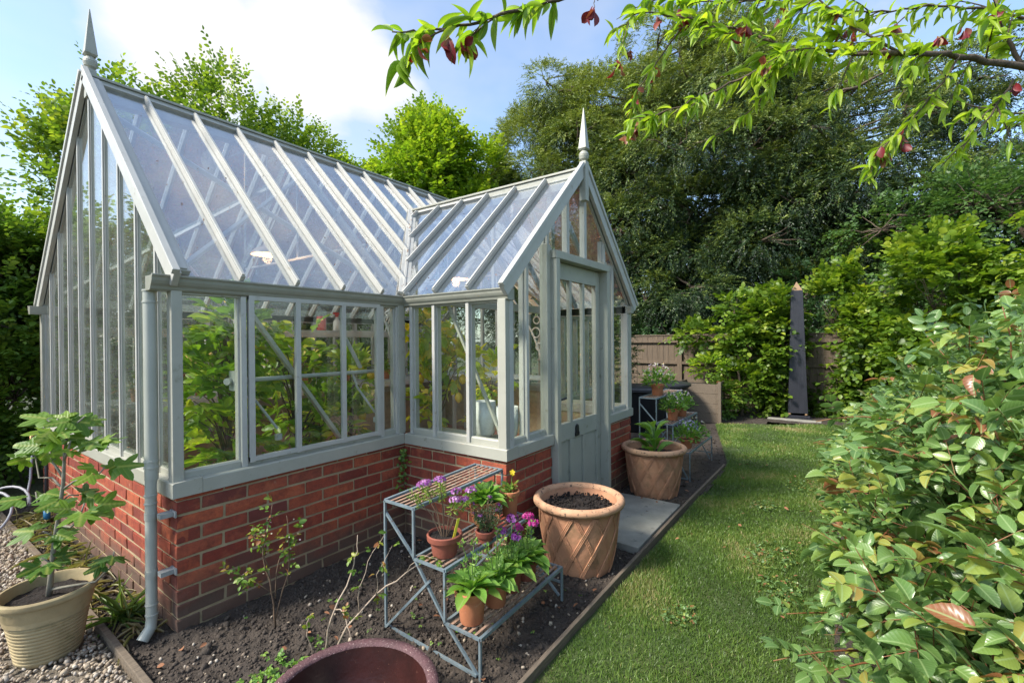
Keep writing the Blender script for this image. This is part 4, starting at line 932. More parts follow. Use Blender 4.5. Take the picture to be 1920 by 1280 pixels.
def big_pot(o, rb, rm, rt_, h, wheel=12):
    prof = [(rb*.96, 0), (rb, .006)]
    bp_ = lambda z: rb+(rm-rb)*(z/(h-.05))**.9+.006*math.sin(math.pi*min(1, z/(h-.05)))
    for z in np.linspace(.01, h-.05, 10): prof.append((bp_(z), z))
    cr = .024
    for t in np.linspace(-.35*math.pi, math.pi*1.05, 12): prof.append((rt_-cr+cr*math.cos(t), h-cr+cr*math.sin(t)))
    prof += [(rt_-2*cr-.006, h-.05), (rt_-2*cr-.03, h-.20)]
    b = MB(); b.lathe(prof, 72); body = b.build('pot', basket, o, smooth='all')
    b = MB(); pr = [(rt_-cr+(cr+.0015)*math.cos(t), h-cr+(cr+.0015)*math.sin(t)) for t in np.linspace(-.36*math.pi, math.pi*1.02, 14)]
    b.lathe(pr, 96, cap=False); rm_ = b.build('rim', rimt, body, smooth='all'); 
    wv = MB()
    for sg in (-1, 1):
        for k in range(wheel):
            t0 = 2*math.pi*k/wheel+(.1 if sg < 0 else 0)
            for dd in (-1, 0, 1):
                pts = []
                for u in np.linspace(0, 1, 13):
                    z = .012+(h-.072)*u; a = t0+sg*(u*(.85 if sg > 0 else .75))+dd*.040
                    r = bp_(z)+(.0042 if sg > 0 else .0026); pts.append((r*math.cos(a), r*math.sin(a), z))
                wv.tube(pts, .0046, 5, False)
    wv.build('woven_relief', basket, body, smooth='all')
    return body
p1 = thing('terracotta_planter', 'largest terracotta planter with woven relief and bare black compost, before the greenhouse door', 'planter', (1.80, -1.255, -.005), 0, 'basket weave terracotta planters')
big_pot(p1, .20, .255, .29, .445); rough_disc('soil', .245, .365, potsoil, p1, .022, 60, 20, .02)
k = 420; a = rng.random(k)*6.28; r = .225*np.sqrt(rng.random(k)); sz = rng.uniform(.004, .011, k)
o = lumps('compost_lumps', np.stack([r*np.cos(a), r*np.sin(a), .378+.018*rng.random(k)], -1), sz, potsoil, .3); o.parent = p1; del o['kind']
o['kind'] = 'stuff'
p2 = thing('terracotta_planter', 'terracotta planter with woven relief holding a leafy green plant, beyond the stone slab', 'planter', (3.41, -1.20, -.005), .5, 'basket weave terracotta planters')
big_pot(p2, .20, .255, .295, .455); rough_disc('soil', .245, .37, potsoil, p2, .014, 50, 14, .0)
LV = Leaves(); st = MB()
for k in range(26):
    a = rng.random()*6.28; el = rng.uniform(.25, 1.25); z = .37+rng.uniform(0, .26); L = rng.uniform(.11, .19)
    c = np.array([.03*math.cos(a)-.02, .03*math.sin(a), z]); D = np.array([math.cos(a)*math.cos(el), math.sin(a)*math.cos(el), math.sin(el)])
    LV.add(c, D, np.array([0, 0, 1])-D*D[2]+rv(1, .1)[0]*.4, L, L*.48, rng.uniform(.2, .8))
st.tube([(-.02, 0, .36), (-.015, 0, .60)], [.009, .004], 6)
for k in range(5):
    a = rng.random()*6.28; st.tube([(.03*math.cos(a), .03*math.sin(a), .36), (.12*math.cos(a), .12*math.sin(a), .47)], [.004, .002], 5)
st.build('stem', greenstem, p2); LV.build('foliage', T_prim, L_prim, p2)
# cream ribbed pot with the fig
fp = thing('potted_fig', 'young fig tree in a ribbed cream clay pot standing on the gravel', 'potted plant', (-.372, .375, -.002))
H = .315; prof = [(.105, 0), (.110, .004)]
for i in range(11):
    z = .022+i*.0165; r = .112+(z/H)*.050; prof += [(r-.0025, z-.007), (r+.0015, z-.002), (r+.0015, z+.004), (r-.0025, z+.0085)]
prof += [(.158, .235), (.162, .275), (.166, .282), (.176, .286), (.181, .296), (.179, .309), (.172, H), (.164, H-.001), (.158, H-.012), (.150, .20)]
b = MB(); b.lathe(prof, 80); b.build('pot', cream, fp, smooth=True)
rough_disc('soil', .150, .268, potsoil, fp, .010, 44, 12)
FB = np.array([-.372, .375, -.002])
tk = MB()
# trunk and branches, local coordinates; directions chosen in the plane facing the path
r3 = rt0; f3 = np.array([fw[0], fw[1], 0])
def fl(u, z, d=0.): return r3*u+f3*d+np.array([0, 0, z])
trk = [fl(.00, .25), fl(.012, .36), fl(.03, .52), fl(.055, .66), fl(.075, .80), fl(.082, .93), fl(.095, 1.02)]
tk.tube(trk, [.013, .011, .0095, .0085, .0075, .006, .0045], 10)
tips = []
def fb(pts, r0=.006, r1=.003):
    p = np.array(pts); p[1:-1] += rng.normal(0, .004, p[1:-1].shape); tk.tube(p, np.linspace(r0, r1, len(p)), 7); tips.append((p[-1], nrm(p[-1]-p[-2])))
fb([fl(.012, .30), fl(.10, .30, .02), fl(.19, .32, .03), fl(.235, .37, .05), fl(.265, .45, .05)], .007, .003)
fb([fl(.05, .60), fl(.12, .59, -.02), fl(.18, .63, -.03), (fl(.20, .71, -.03))])
fb([fl(.065, .76), fl(.13, .80, 0), fl(.20, .80, .02), fl(.25, .86, .02)])
fb([fl(.045, .66), fl(-.02, .68, .02), fl(-.07, .70, .03), fl(-.085, .745, .03)], .004)
fb([fl(.075, .82), fl(.03, .87), fl(.0, .90, .02), fl(-.02, .97, .03)])
fb([fl(.08, .90), fl(.12, .95, -.03), fl(.15, 1.0, -.04)]); fb([fl(.085, .92), fl(.14, .94, .04), fl(.20, .99, .05)])
fb([fl(.095, 1.0), fl(.09, 1.05, -.03), fl(.08, 1.10, -.03)]); fb([fl(.06, .78), fl(-.03, .81, .05), fl(-.09, .81, .06), fl(-.12, .93, .06)], .005)
fb([fl(.095, 1.02), fl(.13, 1.07, .02), fl(.16, 1.10, .02)])
fb([fl(.03, .52), fl(.045, .555, -.02), fl(.03, .59, -.05)], .004); fb([fl(.02, .40), fl(.04, .43, -.02), fl(.02, .47, -.05)], .004); fb([fl(.06, .70), fl(.08, .73, .03), fl(.10, .72, .05)], .004)
tk.build('trunk', figbark, fp, smooth='all')
LV = Leaves()
for p, d in tips:
    for j in range(rng.integers(4, 7)):
        a = rng.random()*6.28; D = np.array([math.cos(a), math.sin(a), rng.uniform(-.25, .35)]); L = rng.uniform(.085, .145)
        pp = p-d*rng.uniform(0, .05); tk2 = D*rng.uniform(.012, .035)
        LV.add(pp+tk2, D, np.array([-.1, -.85, 1.])+rv(1, .28)[0], L, L*1.0, np.clip((p[2]-.3)*.75+rng.normal(0, .16), 0, 1))
LV.build('foliage', T_fig, L_fig, fp)
# dark glazed bowl in the foreground
gb = thing('glazed_bowl', 'large dark brown glazed clay bowl with a crimped rim, cut off by the bottom edge', 'bowl', (.085, -1.29, -.03))
prof = [(.17, 0), (.19, .02), (.265, .20), (.286, .262)]
b = MB(); b.lathe(prof, 72); b.build('outer_wall', glazerim, gb, smooth='all')
b = MB(); vs = []; n_ = 220
rp = [(.286, .262), (.292, .278), (.287, .288), (.272, .2895), (.256, .287), (.252, .279)]
for r, z in rp:
    for k in range(n_):
        t = 2*math.pi*k/n_; rr = r+(.0042*abs(math.sin(t*38))*(1 if r > .28 else .0))+rng.normal(0, .0004); vs.append((rr*math.cos(t), rr*math.sin(t), z))
b.add(vs, [(i*n_+k, i*n_+(k+1) % n_, (i+1)*n_+(k+1) % n_, (i+1)*n_+k) for i in range(len(rp)-1) for k in range(n_)]); b.build('rim', glazerim, gb, smooth='all')
b = MB(); b.lathe([(.001, .05), (.10, .052), (.16, .07), (.20, .12), (.235, .20), (.252, .279)], 72); b.build('inner_glaze', glazed, gb, smooth='all')

# ------------------------------------------------------------------ plant stands
def stand(name, label, x0, x1, ys, zs, tilt=0.):
    o = thing('plant_stand', label, 'plant stand', (x0, ys[0], 0), 0, 'three tier metal plant stands')
    fr_ = MB(); L = x1-x0; w_ = .011
    def bar(mb, a, b, ww=w_): mb.bar((a[0]-x0, a[1]-ys[0], a[2]+tilt*(a[0]-x0)/L), (b[0]-x0, b[1]-ys[0], b[2]+tilt*(b[0]-x0)/L), ww, ww, (0, 0, 1) if abs(a[2]-b[2]) < .4*np.linalg.norm(np.array(a)-b) else (0, 1, 0))
    for x in (x0, x1):
        g_ = MB()
        bar(g_, (x, ys[0], .0), (x, ys[0], zs[0]))
        for i in range(3):
            bar(g_, (x, ys[i], zs[i]), (x, ys[i+1], zs[i]))
            bar(g_, (x, ys[i+1], zs[i]-.005), (x, ys[i+1], zs[i+1] if i < 2 else 0))
        bar(g_, (x+.004, ys[0], zs[0]-.06), (x+.004, ys[1]-.002, zs[1])); bar(g_, (x+.004, ys[1], zs[1]), (x+.004, ys[2], zs[2])); bar(g_, (x+.004, ys[2], zs[2]), (x+.004, ys[3]+.02, .02))
        bar(g_, (x-.004, ys[0], .02), (x-.004, (ys[1]+ys[2])/2-.01, zs[1]-.07))
        g_.build('end_frame', galv, o)
    for i in range(3):
        g_ = MB()
        for y in (ys[i], ys[i+1]): bar(g_, (x0, y, zs[i]), (x1, y, zs[i]), .015)
        g_.build('shelf_frame', galv, o)
        sl_ = MB(); n_ = 5
        for k in range(n_):
            y = ys[i]+(ys[i+1]-ys[i])*(k+1)/(n_+1)
            a = (x0+.006, y, zs[i]+.002); b_ = (x1-.006, y, zs[i]+.002)
            sl_.bar((a[0]-x0, a[1]-ys[0], a[2]), (b_[0]-x0, b_[1]-ys[0], b_[2]+tilt), .013, .004)
        for xx in (.35, .66): sl_.bar((L*xx, ys[i]-ys[0], zs[i]-.003+tilt*xx), (L*xx, ys[i+1]-ys[0], zs[i]-.003+tilt*xx), .010, .004)
        sl_.build('shelf_slats', rust, o)
    g_ = MB(); bar(g_, (x0, ys[3]+.02, .02), (x0+.01, ys[0], .02)); bar(g_, (x1, ys[0], .10), (x1, ys[3], .10)); g_.build('brace', galv, o)
    return o
stand('a', 'grey metal tiered plant stand with rusty slats, nearer of the two, beside the porch', .64, 1.335, (-.785, -.99, -1.19, -1.392), (.648, .413, .180), .022)
stand('b', 'second tiered metal plant stand half hidden beyond the farther planter', 3.95, 4.90, (-.87, -1.05, -1.22, -1.385), (.81, .55, .285), .0)

def disc_flowers(LVf, c, n_, r, size, up_=.6, rr=None):
    d = sphere_dirs(n_); d[:, 2] = np.abs(d[:, 2])*up_+.1
    P = np.array(c)+d*r; Nn = nrm(d+rv(n_, .2)); T_ = nrm(np.cross(Nn, rv(n_)))
    LVf.add(P, T_, Nn, size, size, rr)
def rosette(LV, c, n_, L0, L1, wr=.42, elmin=.1, elmax=1.2, rbase=.5):
    for k in range(n_):
        a = k*2.4+rng.normal(0, .2); el = elmin+(elmax-elmin)*(k/n_)**1.1; D = np.array([math.cos(a)*math.cos(el), math.sin(a)*math.cos(el), math.sin(el)])
        L = rng.uniform(L0, L1)*(1-.3*k/n_); N_ = np.array([0, 0, 1])-D*D[2]+rv(1, .12)[0]
        if np.linalg.norm(N_) < .3: N_ = np.array([-math.cos(a), -math.sin(a), .2])
        LV.add(np.array(c)+D*.008, D, N_, L, L*wr, np.clip(rbase+rng.normal(0, .18), 0, 1))
def potted(name, label, loc, pot, kind, m_=None, rz=0, group='small terracotta pots of plants on the near stand'):
    o = thing(name, label, 'potted plant', loc, rz, group); small_pot(o, *pot, m_=m_); h = pot[2]*.88
    if kind.startswith('daphne'):
        st = MB(); LV = Leaves(); FL = Leaves()
        for k in range(9):
            a = k*.7+.2; r = rng.uniform(.09, .16); z = h+rng.uniform(.16, .29)
            p = [(0.01*math.cos(a), .01*math.sin(a), h-.02), (.4*r*math.cos(a), .4*r*math.sin(a), h+.5*(z-h)), (r*math.cos(a), r*math.sin(a), z)]
            st.tube(p, [.003, .0025, .0015], 5)
            for q in (.55, .75, 1.0):
                c = np.array(p[1])*(1-q)*1.0+np.array(p[2])*q
                n2 = 22; d = sphere_dirs(n2); LV.add(c+d*.012, d+np.array([0, 0, .3]), rv(n2), rng.uniform(.016, .026, n2), .006)
            if k % 2 == 0 or rng.random() < .5: disc_flowers(FL, np.array(p[2])+(0, 0, .008), 40, .028, .0135)
        st.build('stem', twigm, o); LV.build('foliage', T_simple, L_small if 0 else L_left, o); FL.build('blossom', T_flow, F_purple, o)
    if kind.startswith('primula'):
        LV = Leaves(); n_ = 16
        big = 1.32 if 'big' in kind else 1.0
        rosette(LV, (0, 0, h), 22, .085*big, .125*big, .46, .10, 1.25, .5)
        if 'two' in kind: rosette(LV, (.03, .02, h), 14, .07*big, .11*big, .46, .2, 1.2, .6); rosette(LV, (-.035, -.01, h+.01), 10, .07*big, .10*big, .46, .2, 1.2, .7)
        LV.build('foliage', T_prim, L_prim, o)
        if 'flower' in kind or 'bud' in kind:
            st = MB(); FL = Leaves(); BD = Leaves()
            ns_ = 4 if 'flower' in kind else 3
            for k in range(ns_):
                a = k*2.1+.4; p = np.array([.045*math.cos(a), .045*math.sin(a), h+rng.uniform(.17, .25)]); st.tube([(0, 0, h), p*np.array([.5, .5, 1])-(0, 0, .06), p], .0022, 5)
                if 'flower' in kind: disc_flowers(FL, p, 14, .028, .026, .5)
                d = sphere_dirs(14); BD.add(p+d*.008, d+(0, 0, .5), rv(14), .018, .009)
                if 'tall' in kind:
                    for zz in np.linspace(.05, .15, 6): d = sphere_dirs(5); BD.add(np.array([p[0]*.7, p[1]*.7, h+zz])+d*.004, d+(0, 0, .6), rv(5), .02, .008)
            st.build('stem', greenstem, o); BD.build('buds', T_simple, L_prim, o)
            if 'flower' in kind: FL.build('blossom', T_flow, F_pink if 'pink' in kind else F_dark, o)
        if 'yellowleaf' in kind:
            LV = Leaves(); LV.add(np.array([[.02, -.03, h+.01]]), np.array([[.4, -.5, .3]]), np.array([[0.2, -.6, .9]]), .05, .03); LV.build('faded_leaf', T_prim, F_yel, o)
    if kind == 'thyme':
        LV = Leaves(); st = MB()
        for k in range(26):
            a = rng.random()*6.28; r = rng.uniform(.01, .055); z = h+rng.uniform(.02, .065); st.tube([(r*.4*math.cos(a), r*.4*math.sin(a), h-.01), (r*math.cos(a), r*math.sin(a), z)], .0012, 4)
            d = sphere_dirs(14); LV.add(np.array([r*math.cos(a), r*math.sin(a), z-.008])+d*.008, d, rv(14), .010, .004)
        st.build('stem', twigm, o); LV.build('foliage', T_simple, L_holly, o)
        k = 60; a = rng.random(k)*6.28; r = .06*np.sqrt(rng.random(k)); g_ = lumps('grit', np.stack([r*np.cos(a), r*np.sin(a), np.full(k, h+.004)], -1), rng.uniform(.002, .004, k), pebm, .2); g_.parent = o
    if kind == 'heather':
        LV = Leaves(); st = MB(); FL = Leaves()
        for k in range(18):
            a = rng.random()*6.28; r = rng.uniform(.03, .11); z = h+rng.uniform(.05, .17); p1_ = np.array([r*math.cos(a), r*math.sin(a), z]); st.tube([(0, 0, h-.01), p1_*(.5, .5, 1)-(0, 0, .02), p1_], .0014, 4)
            for q in np.linspace(.3, 1, 7): n2 = 8; d = sphere_dirs(n2); LV.add(p1_*(q, q, 1)*np.array([1, 1, 0])+np.array([0, 0, h+(z-h)*q])+d*.006, d+(0, 0, .4), rv(n2), .013, .004)
            if k % 3 == 0: disc_flowers(FL, p1_, 9, .011, .011)
        st.build('stem', twigm, o); LV.build('foliage', T_simple, L_holly, o); FL.build('blossom', T_flow, F_dark, o)
    if kind == 'viola':
        LV = Leaves(); FL = Leaves(); st = MB()
        sprays(LV, np.tile([[0, 0, h]], (14, 1)), sphere_dirs(14)+np.array([0, 0, .7]), np.array([0, 0, 1.]), .08, 6, .03, .6, 50, .3)
        st.tube([(0, 0, h), (.01, -.01, h+.08), (.0, -.02, h+.115)], .002, 5)
        FL.add(np.array([[0, -.02, h+.115], [.004, -.018, h+.12], [-.004, -.022, h+.11]]), rv(3), np.array([[-.5, -.6, .5], [-.2, -.7, .5], [.3, -.3, .8]]), .034, .034)
        LV.build('foliage', T_oval, L_small, o); st.build('stem', greenstem, o); FL.build('blossom', T_flow, F_yel, o)
    return o
t2, t3 = .420, .188
def tl(x): return .022*(x-.64)/.695
dph = potted('potted_daphne', 'terracotta pot of purple flowering daphne with a yellow plant tag, on the middle shelf', (.745, -1.090, t2+tl(.74)), (.058, .084, .102), 'daphne', terr_dark)
b = MB(); b.hexa([(-.012, -.060, .085), (.002, -.063, .085), (.002, -.062, .086), (-.012, -.059, .086), (.008, -.075, .180), (.024, -.078, .180), (.024, -.077, .181), (.008, -.074, .181)]); b.build('plant_tag', yellowpl, dph)
potted('potted_alpine', 'small terracotta pot of grey green alpine topped with grit, before the big primula', (1.035, -1.115, t2+tl(1.0)), (.046, .068, .082), 'thyme')
potted('potted_primula', 'wide pot with the largest lime green primula rosette, at the back of the middle shelf', (1.145, -1.015, t2+tl(1.1)), (.072, .098, .125), 'primula two big')
potted('potted_viola', 'tall terracotta pot with a single yellow flower, at the far end of the middle shelf', (1.28, -1.085, t2+tl(1.2)), (.040, .058, .145), 'viola')
potted('potted_heather', 'dark wiry plant with purple flowers between the two rows of primulas', (.965, -1.16, t2-.03), (.036, .05, .09), 'heather', terr_dark)
potted('potted_primula', 'tall orange pot of budding primula with one yellow leaf, nearest on the lowest shelf', (.712, -1.285, t3+.003), (.052, .076, .145), 'primula bud tall yellowleaf big')
potted('potted_primula', 'terracotta pot of primula second along the lowest shelf', (.868, -1.300, t3+tl(.87)), (.046, .064, .115), 'primula two bud tall big')
potted('potted_primula', 'dark pot of primula with violet flowers, third along the lowest shelf', (1.005, -1.290, t3+tl(1.0)), (.046, .062, .110), 'primula two flower tall big', terr_dark)
potted('potted_primula', 'primula with magenta flowers in a shaded pot at the far part of the lowest shelf', (1.14, -1.295, t3+tl(1.1)), (.046, .060, .105), 'primula two flower pink tall big', terr_dark)
# far stand
g2 = 'small terracotta pots of plants on the far stand'
def bushy(label, loc, pot, n_, R_, Hh, flm, fn, seed_flow=.014):
    o = thing('potted_flower', label, 'potted plant', loc, 0, g2); small_pot(o, *pot); h = pot[2]*.9
    LV = Leaves(); d = sphere_dirs(n_); d[:, 2] = np.abs(d[:, 2]); P = np.array([0, 0, h])+d*np.array([R_, R_, Hh])*rng.uniform(.4, 1, (n_, 1))
    LV.add(P, d+rv(n_, .4)+np.array([0, 0, .3]), np.array([0, 0, 1.])+rv(n_, .4), rng.uniform(.035, .06, n_), rng.uniform(.018, .03, n_)); LV.build('foliage', T_oval, L_prim, o)
    FL = Leaves(); d = sphere_dirs(fn); d[:, 2] = np.abs(d[:, 2])*.8+.5; FL.add(np.array([0, 0, h])+nrm(d)*np.array([R_*.9, R_*.9, Hh*1.25]), rv(fn), nrm(d)+rv(fn, .3), seed_flow*1.6, seed_flow*1.6); FL.build('blossom', T_flow, flm, o)
    return o
bushy('bushy pot of pale pink flowers on the top shelf of the far stand', (4.25, -.965, .815), (.055, .075, .12), 260, .20, .20, F_pale, 90)
bushy('leafy pot with small white flowers, nearest on the middle shelf of the far stand', (4.25, -1.13, .556), (.05, .07, .11), 200, .15, .17, F_pale, 45)
bushy('leafy pot of pale flowers, farther along the middle shelf of the far stand', (4.55, -1.14, .556), (.05, .07, .11), 200, .15, .16, F_pale, 50)
bushy('spreading pot of lilac flowers on the lowest shelf of the far stand', (4.15, -1.30, .292), (.05, .07, .10), 200, .16, .17, F_lilac, 70)
bushy('pot with creamy flowers at the far end of the lowest shelf, far stand', (4.45, -1.31, .292), (.05, .07, .10), 150, .15, .15, F_pale, 30)

# ------------------------------------------------------------------ plants in the bed
def twiggy(name, label, cat, base, stems, leafs, lm, tm, tmpl=T_oval, size=.022, k=5, ln=.05, fl=None, rb=None):
    o = thing(name, label, cat, base); st = MB(); LV = Leaves(); FL = Leaves()
    for pts, r0 in stems:
        p = np.array(pts, float); pp = [p[0]]
        for a, b_ in zip(p[:-1], p[1:]):
            for t in (.33, .66, 1): pp.append(a+(b_-a)*t+rng.normal(0, .004, 3)*(t < 1))
        st.tube(pp, np.linspace(r0, r0*.35, len(pp)), 6)
        if leafs:
            pp = np.array(pp); m_ = len(pp); S = leafs
            ix = rng.integers(m_//3, m_, S); O = pp[ix]+rng.normal(0, .006, (S, 3)); D = sphere_dirs(S)+np.array([0, 0, .35])
            sprays(LV, O, D, np.array([0, 0, 1.]), ln*rng.uniform(.4, 1.4, S), k, size, .62, 50, .4, rb, .25, .2)
            if fl is not None: 
                q = O[::2]+rv(len(O[::2]), .012)-np.array([0, 0, .01]); FL.add(q, rv(len(q)), rv(len(q)), .009, .009)
    st.build('stem', tm, o, smooth='all')
    if leafs: LV.build('foliage', tmpl, lm, o)
    if fl is not None: FL.build('blossom', T_flow, fl, o)
    return o
# blueberry-like young shrub: base ~ pixel (515,1165)
def rel(u, z, d=0.): return r3*u+f3*d+np.array([0, 0, z])
twiggy('young_shrub', 'spindly young shrub with yellow green leaves before the long brick wall', 'shrub', (.315, -.345, .02),
       [([rel(0, 0), rel(-.02, .18), rel(-.06, .36), rel(-.03, .52), rel(-.01, .62)], .005), ([rel(.0, .05), rel(.05, .25, .03), rel(.07, .42), rel(.06, .56)], .004), ([rel(-.02, .18), rel(-.12, .26, -.03), rel(-.20, .30, -.04)], .003), ([rel(.0, .15), rel(.02, .34), rel(.10, .45, .02), rel(.13, .50)], .003), ([rel(-.03, .3), rel(-.10, .46), rel(-.12, .50, .02)], .003)],
       13, L_small, twigm, size=.026, k=4, ln=.05, fl=F_pale)
twiggy('bare_shrub', 'nearly bare shrub of pale arching twigs behind the glazed bowl', 'shrub', (.36, -.70, .01),
       [([rel(0, 0), rel(.03, .16), rel(.10, .34, .08), rel(.12, .42, .10), rel(.12, .50, .1)], .005), ([rel(.03, -.02), rel(.10, .12), rel(.22, .24, .05), rel(.36, .33, .08), rel(.50, .40, .1)], .006), ([rel(.15, .17, .02), rel(.16, .30), rel(.20, .42), rel(.27, .53, .05)], .003), ([rel(.22, .24, .05), rel(.24, .36), rel(.30, .47, .05)], .003), ([rel(.05, .20), rel(.10, .22, -.05), rel(.15, .16, -.10), rel(.19, .04, -.14)], .003), ([rel(.36, .33, .08), rel(.42, .42, .05), rel(.52, .43)], .002), ([rel(-.03, -.02), rel(-.07, .10, -.03), rel(-.05, .20, -.03)], .004)],
       4, L_small, twigpale, size=.022, k=5, ln=.03, rb=None)
# low weeds
LV = Leaves(); k = 260; a = rng.normal(.12, .13, k); b_ = rng.normal(-.80, .10, k); 
kk = (b_ > -1.45) & (((a-.085)**2+(b_+1.29)**2) > .31**2); a, b_ = a[kk], b_[kk]
O = np.stack([a, b_, soil_h(a, b_)+.01], -1); sprays(LV, O, sphere_dirs(len(O))*(1, 1, .3)+np.array([0, 0, .5]), np.array([0, 0, 1.]), .03, 5, .017, .75, 60, .25)
tag(LV.build('ground_weeds', T_oval, L_prim), 'low mat of small green weeds on the soil behind the bowl', 'weeds', kind='stuff')
LV = Leaves(); k = 90; a = rng.uniform(.1, 3.2, k); b_ = rng.uniform(-1.5, -.1, k); kk = ~((a > X1-.05) & (b_ > -.96)) & ~((a > 2.1) & (a < 3.2)); a, b_ = a[kk], b_[kk]
O = np.stack([a, b_, soil_h(a, b_)+.012], -1); sprays(LV, O, sphere_dirs(len(O))*(1, 1, .3)+np.array([0, 0, .4]), np.array([0, 0, 1.]), .018, 4, .012, .7, 60, .25)
tag(LV.build('seedlings', T_oval, L_prim), 'tiny seedlings dotted over the soil', 'seedlings', kind='stuff')
# straw coloured daffodil leaves along the gable
LV = Leaves(); k = 330; a = rng.uniform(-.17, -.02, k); b_ = rng.uniform(.1, 3.0, k)
LV.add(np.stack([a, b_, np.full(k, .015)], -1), rv(k)*(1, 1, .25)+np.array([0, 0, .35]), np.array([0, 0, 1.])+rv(k, .2), rng.uniform(.08, .2, k), rng.uniform(.006, .012, k))
tag(LV.build('dying_bulb_leaves', T_long, L_straw), 'yellowing strap leaves flopped along the foot of the gable wall', 'bulb leaves', kind='stuff')
for (x, y, s_, lb) in ((-.09, .42, .9, 'tuft of arching green strap leaves between the fig pot and the downpipe'), (-.40, 3.3, 1.2, 'leafy clump in the shade beyond the hose')):
    o = thing('strap_leaf_plant', lb, 'plant', (x, y, .0)); LV = Leaves(); k = 46
    LV.add(rv(k, .02)*(1, 1, 0), rv(k)*(1, 1, .2)+np.array([0, 0, 1.1]), rv(k)*(1, 1, .2)+np.array([0, 0, .5]), rng.uniform(.12, .24, k)*s_, .013, rng.uniform(.2, .9, k)); LV.build('foliage', T_long, L_grass, o)
# ivy in the inner corner
o = thing('ivy', 'small ivy climbing the brick corner where porch meets long wall', 'climbing plant', (X1-.01, .0, .02)); st = MB(); LV = Leaves()
pts = [(0.0, -.01, 0), (.012, -.012, .2), (-.01, -.01, .4), (.0, -.005, .60)]; st.tube(pts, [.006, .004, .003, .002], 6)
k = 110; z = .62-.42*rng.random(k)**1.4; O = np.stack([rng.normal(-.02, .018, k), rng.normal(-.02, .012, k), z], -1); LV.add(O, rv(k)*(1, 1, 1)+np.array([0, 0, -.3]), np.array([-1, -1, .3.__float__()])+rv(k, .4), rng.uniform(.015, .03, k), rng.uniform(.012, .024, k), rng.random(k)*.7)
st.build('stem', twigm, o); LV.build('foliage', T_oval, L_left, o)
# tap, pipe and hose at the far left
o = thing('garden_tap', 'outdoor tap with brass fittings on a black pipe at the far corner of the gable', 'tap', (-.03, 2.93, 0)); b = MB()
b.tube([(0, -.35, .0), (0, -.35, .56), (0, -.33, .585), (0, 0, .585), (-.02, .06, .60)], .012, 8); b.build('pipe', blackpl, o, smooth='all')
b = MB(); b.tube([(0, -.35, .02), (0, -.35, .10)], .022, 12); b.tube([(0, -.35, .10), (0, -.35, .13)], .018, 12); b.build('blue_connector', bluepl, o, smooth='all')
b = MB(); b.tube([(-.02, .06, .66), (-.02, .06, .50)], .018, 12); b.tube([(-.02, .03, .655), (-.02, .09, .655)], .007, 8); b.build('tap_body', brass, o, smooth='all')
hz = MB(); P0 = np.array([-.05, 2.99, .50]); pts = [P0, (-.06, 2.98, .40), (-.07, 2.94, .30), (-.10, 2.86, .20)]; hc = np.array([-.27, 2.62, .17])
for t in np.linspace(0.2, 2*math.pi*1.8, 44): pts.append(hc+rt0*(.20*math.cos(t))+np.array([0, 0, 1.])*(.155*math.sin(t))+np.array([fw[0], fw[1], 0])*(.10*math.sin(t)-.02*t))
pts += [hc+rt0*(-.4)+np.array([0, -.1, -.15]), hc+rt0*(-.9)+np.array([0, 0, -.15])]
tag(hz and (lambda: (hz.tube(pts, .0095, 8), hz.build('garden_hose', hosem, smooth='all'))[1])(), 'grey garden hose looping from the tap over the gravel', 'hose')

